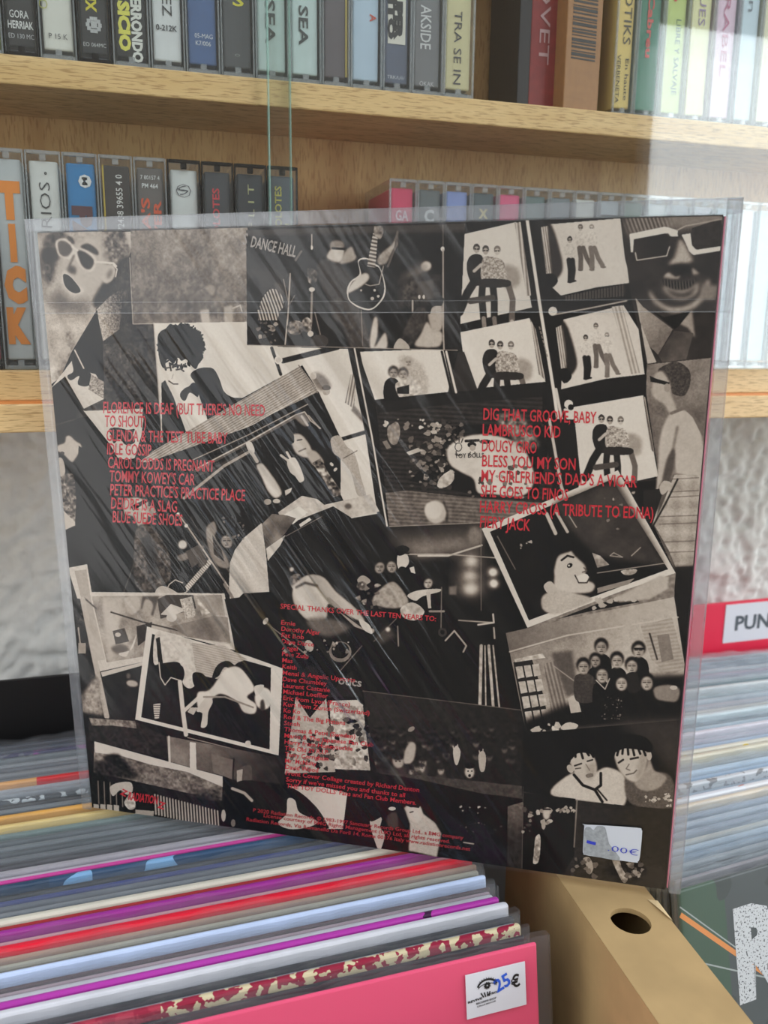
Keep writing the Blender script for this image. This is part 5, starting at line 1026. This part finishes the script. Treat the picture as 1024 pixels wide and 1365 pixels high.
songs = [('DIG THAT GROOVE, BABY', 647, 561, 798, 566), ('LAMBRUSCO KID', 646, 582, 750, 585), ('DOUGY GIRO', 645, 603, 718, 606), ('BLESS YOU MY SON', 645, 623, 770, 628), ('MY GIRLFRIEND\'S DAD\'S A VICAR', 644, 643, 852, 651),
         ('SHE GOES TO FINOS', 643, 663, 760, 669), ('HARRY CROSS (A TRIBUTE TO EDNA)', 642, 684, 874, 693), ('FIERY JACK', 642, 704, 709, 709)]
lettering('song_titles', [(*s, -16, .012) for s in songs], fr, RED, rec)
names = [('Ernie', 19), ('Dorothy Algar', 52), ('Fat Bob', 30), ('Dave Darce', 43), ('Angel', 21), ('Pete Zulu', 35), ('Mas', 14), ('Keith', 19), ('Mensi & Angelic Upstarts', 97), ('Dave Chumbley', 59), ('Laurent Castanie', 63), ('Michael Loeffler', 60), ('Eric from Lyon (France)', 89), ('Kurt from Zurich (Switzerland)', 115),
         ('Ko Ko', 22), ('Rod & The Big Pistons', 82), ('Stosh', 21), ('Thomas & Petri (Sweden)', 95), ('Mario & The Japanese Fan Club', 119), ('Harry from Honeysuckle', 91), ('The Old 29 R.I.P.', 59), ('Terry Corrigham', 58), ('Mr. McNulty', 42), ('David Wood', 44)]
ls = [('SPECIAL THANKS OVER THE LAST TEN YEARS TO:', 375, 812, 583, 829, -7, .012)]
for i, (t, w_) in enumerate(names): ls.append((t, 376+i*.22, 833+i*8.35, 376+i*.22+w_, 833+i*8.35+w_*.105, -6, .012))
ls += [('Front Cover Collage created by Richard Denton', 381.5, 1033, 560, 1056, -6, .012), ('Sorry if we\'ve missed you and thanks to all', 382, 1041.5, 541, 1063, -6, .012), ('THE TOY DOLLS\' Fans and Fan Club Members.', 382.5, 1050, 556, 1073, -6, .012)]
lettering('thanks_list', ls, fr, RED, rec)
lettering('copyright_lines', [('P 2020 Radiation Records, © 1983-1997 Sanctuary Records Group Ltd., a BMG company', 338, 1082, 619, 1119, -5, .012), ('License courtesy of BMG Rights Management (UK) Ltd, all rights reserved.', 352, 1089, 601, 1124, -5, .012), ('Radiation Records, Via Romanello Da Forli 14, Roma 00176 Italy www.radiationrecords.net', 329, 1094, 628, 1134, -5, .012)], fr, mat('red_small_print', (186, 34, 44), .4), rec)
lettering('publisher_logo', [('RADIATION', 171, 1066, 210, 1072, -11, .02), ('Z', 160, 1058, 168, 1062, -8, .03), ('Z', 210, 1076, 219, 1079, -9, .03)], fr, RED, rec)
lettering('stage_sign', [('S', 325.5, 328, 331, 329, -16, .02), ('DANCE HALL', 336, 331, 396, 345, -15, .02)], fr, mat('sepia_light', (172, 160, 148), .4), rec)
lettering('doodle_words', [('TOY DOLLS', 609, 612, 648, 611, -6, .02)], fr, mat('sepia_dark', (36, 32, 30), .4), rec)
lettering('poster_word', [('otics', 452, 912, 483, 916, -11, .02)], fr, mat('sepia_light', (172, 160, 148), .4), rec)
# outer bag: back sheet, front sheet with fine diagonal creases, flap
bagf = film('outer_bag', (206, 212, 216), body=0.012, rough=0.2, ior=1.5, gloss=1.2, bump=1.0, bscale=(5, 30, 48), rot=math.radians(-55), bdist=0.034, patchy=((-0.0495, 0, 0.1909), (6, 0, 10)))
bagb = film('outer_bag_margin', (214, 220, 226), body=0.13, rough=0.14, ior=1.5, gloss=1.2, bump=0.6, bscale=(60, 60, 60))
x0, x1, z0, z1 = -0.0056, S0+0.0068, -0.0008, S0+0.0062
def sheet(name, x0, x1, z0, z1, y, m, nx=60, nz=40, amp=0.0, seed=0, edgey=0.0):
    r = random.Random(seed); ph = [r.uniform(0, 6) for _ in range(5)]; V = []; F = []
    for j in range(nz+1):
        for i in range(nx+1):
            u, v_ = i/nx, j/nz; a = amp*(math.sin(u*15+v_*9+ph[0])+0.6*math.sin(u*34-v_*21+ph[1])+0.5*math.sin(v_*44+u*11+ph[2]))*min(1, 6*u*(1-u)*4*v_*(1-v_)*4)
            V.append((x0+u*(x1-x0), y+a, z0+v_*(z1-z0)))
    for j in range(nz):
        for i in range(nx): a = j*(nx+1)+i; F.append((a, a+1, a+nx+2, a+nx+1))
    return pymesh(name, V, F, m, rec, smooth=True)
sheet('bag_front', x0, x1, z0, z1, -0.0009, bagf, amp=0.00009)
sheet('bag_back', x0, x1, z0, z1, 0.0056, film('outer_bag_back', (206, 212, 216), body=0.05, rough=0.1, ior=1.5), amp=0.0)
mg = MB(); mg.box(x0, -0.0003, -0.0008, 0.0052, z0, z1, 0.0003); mg.box(S0+0.0014, x1, -0.0008, 0.0052, z0, z1, 0.0003); mg.box(x0, x1, -0.0007, 0.0050, S0+0.0003, z1, 0.0003)
mg.build('bag_margin', bagb, rec)
sheet('bag_flap', x0+0.0005, x1-0.0005, S0-0.0385, z1, -0.0012, film('flap_film', (206, 212, 216), body=0.02, rough=0.12, ior=1.5, gloss=0.4), nx=8, nz=4)
for z, a in ((S0-0.0385, 0.16), (S0-0.0335, 0.06)): MB().box(x0+0.0005, x1-0.0005, -0.00135, -0.0012, z, z+0.0004).build('flap_crease', film('crease_%d' % (a*100), (214, 218, 220), body=a, rough=0.2), rec)
# price sticker
st = pymesh('price_sticker', [(*[q for q in (cov(px, py)[0]*S0,)], -0.0016, (1-cov(px, py)[1])*S0) for px, py in sm('781 1099 784 1097 850 1101 857 1104 858 1109 855 1140 852 1146 846 1147 786 1138 780 1135 779 1130', 3)], [tuple(range(33))], mat('sticker_white', (206, 212, 220), .45), rec)
st['label'] = 'white price sticker half torn away'
def onl(y): return onp(y)
tn = [cov(px, py) for px, py in sm('781 1104 788 1100 793 1104 798 1099 808 1100 811 1110 814 1122 820 1130 828 1144 800 1140 786 1137 780 1134', 3)]
pymesh('torn_patch', [(u*S0, -0.0017, (1-v)*S0) for u, v in tn], [tuple(range(len(tn)))], mat('torn_silver', (160, 166, 170), .5, noise=.25, nscale=500), st)
lettering('blue_pen_price', [('.00€', 812, 1131, 852, 1138, -8, -.01), ('-', 782, 1128, 794, 1131, -30, .0)], onp(-0.0019), mat('pen_blue', (52, 66, 190), .5), st)
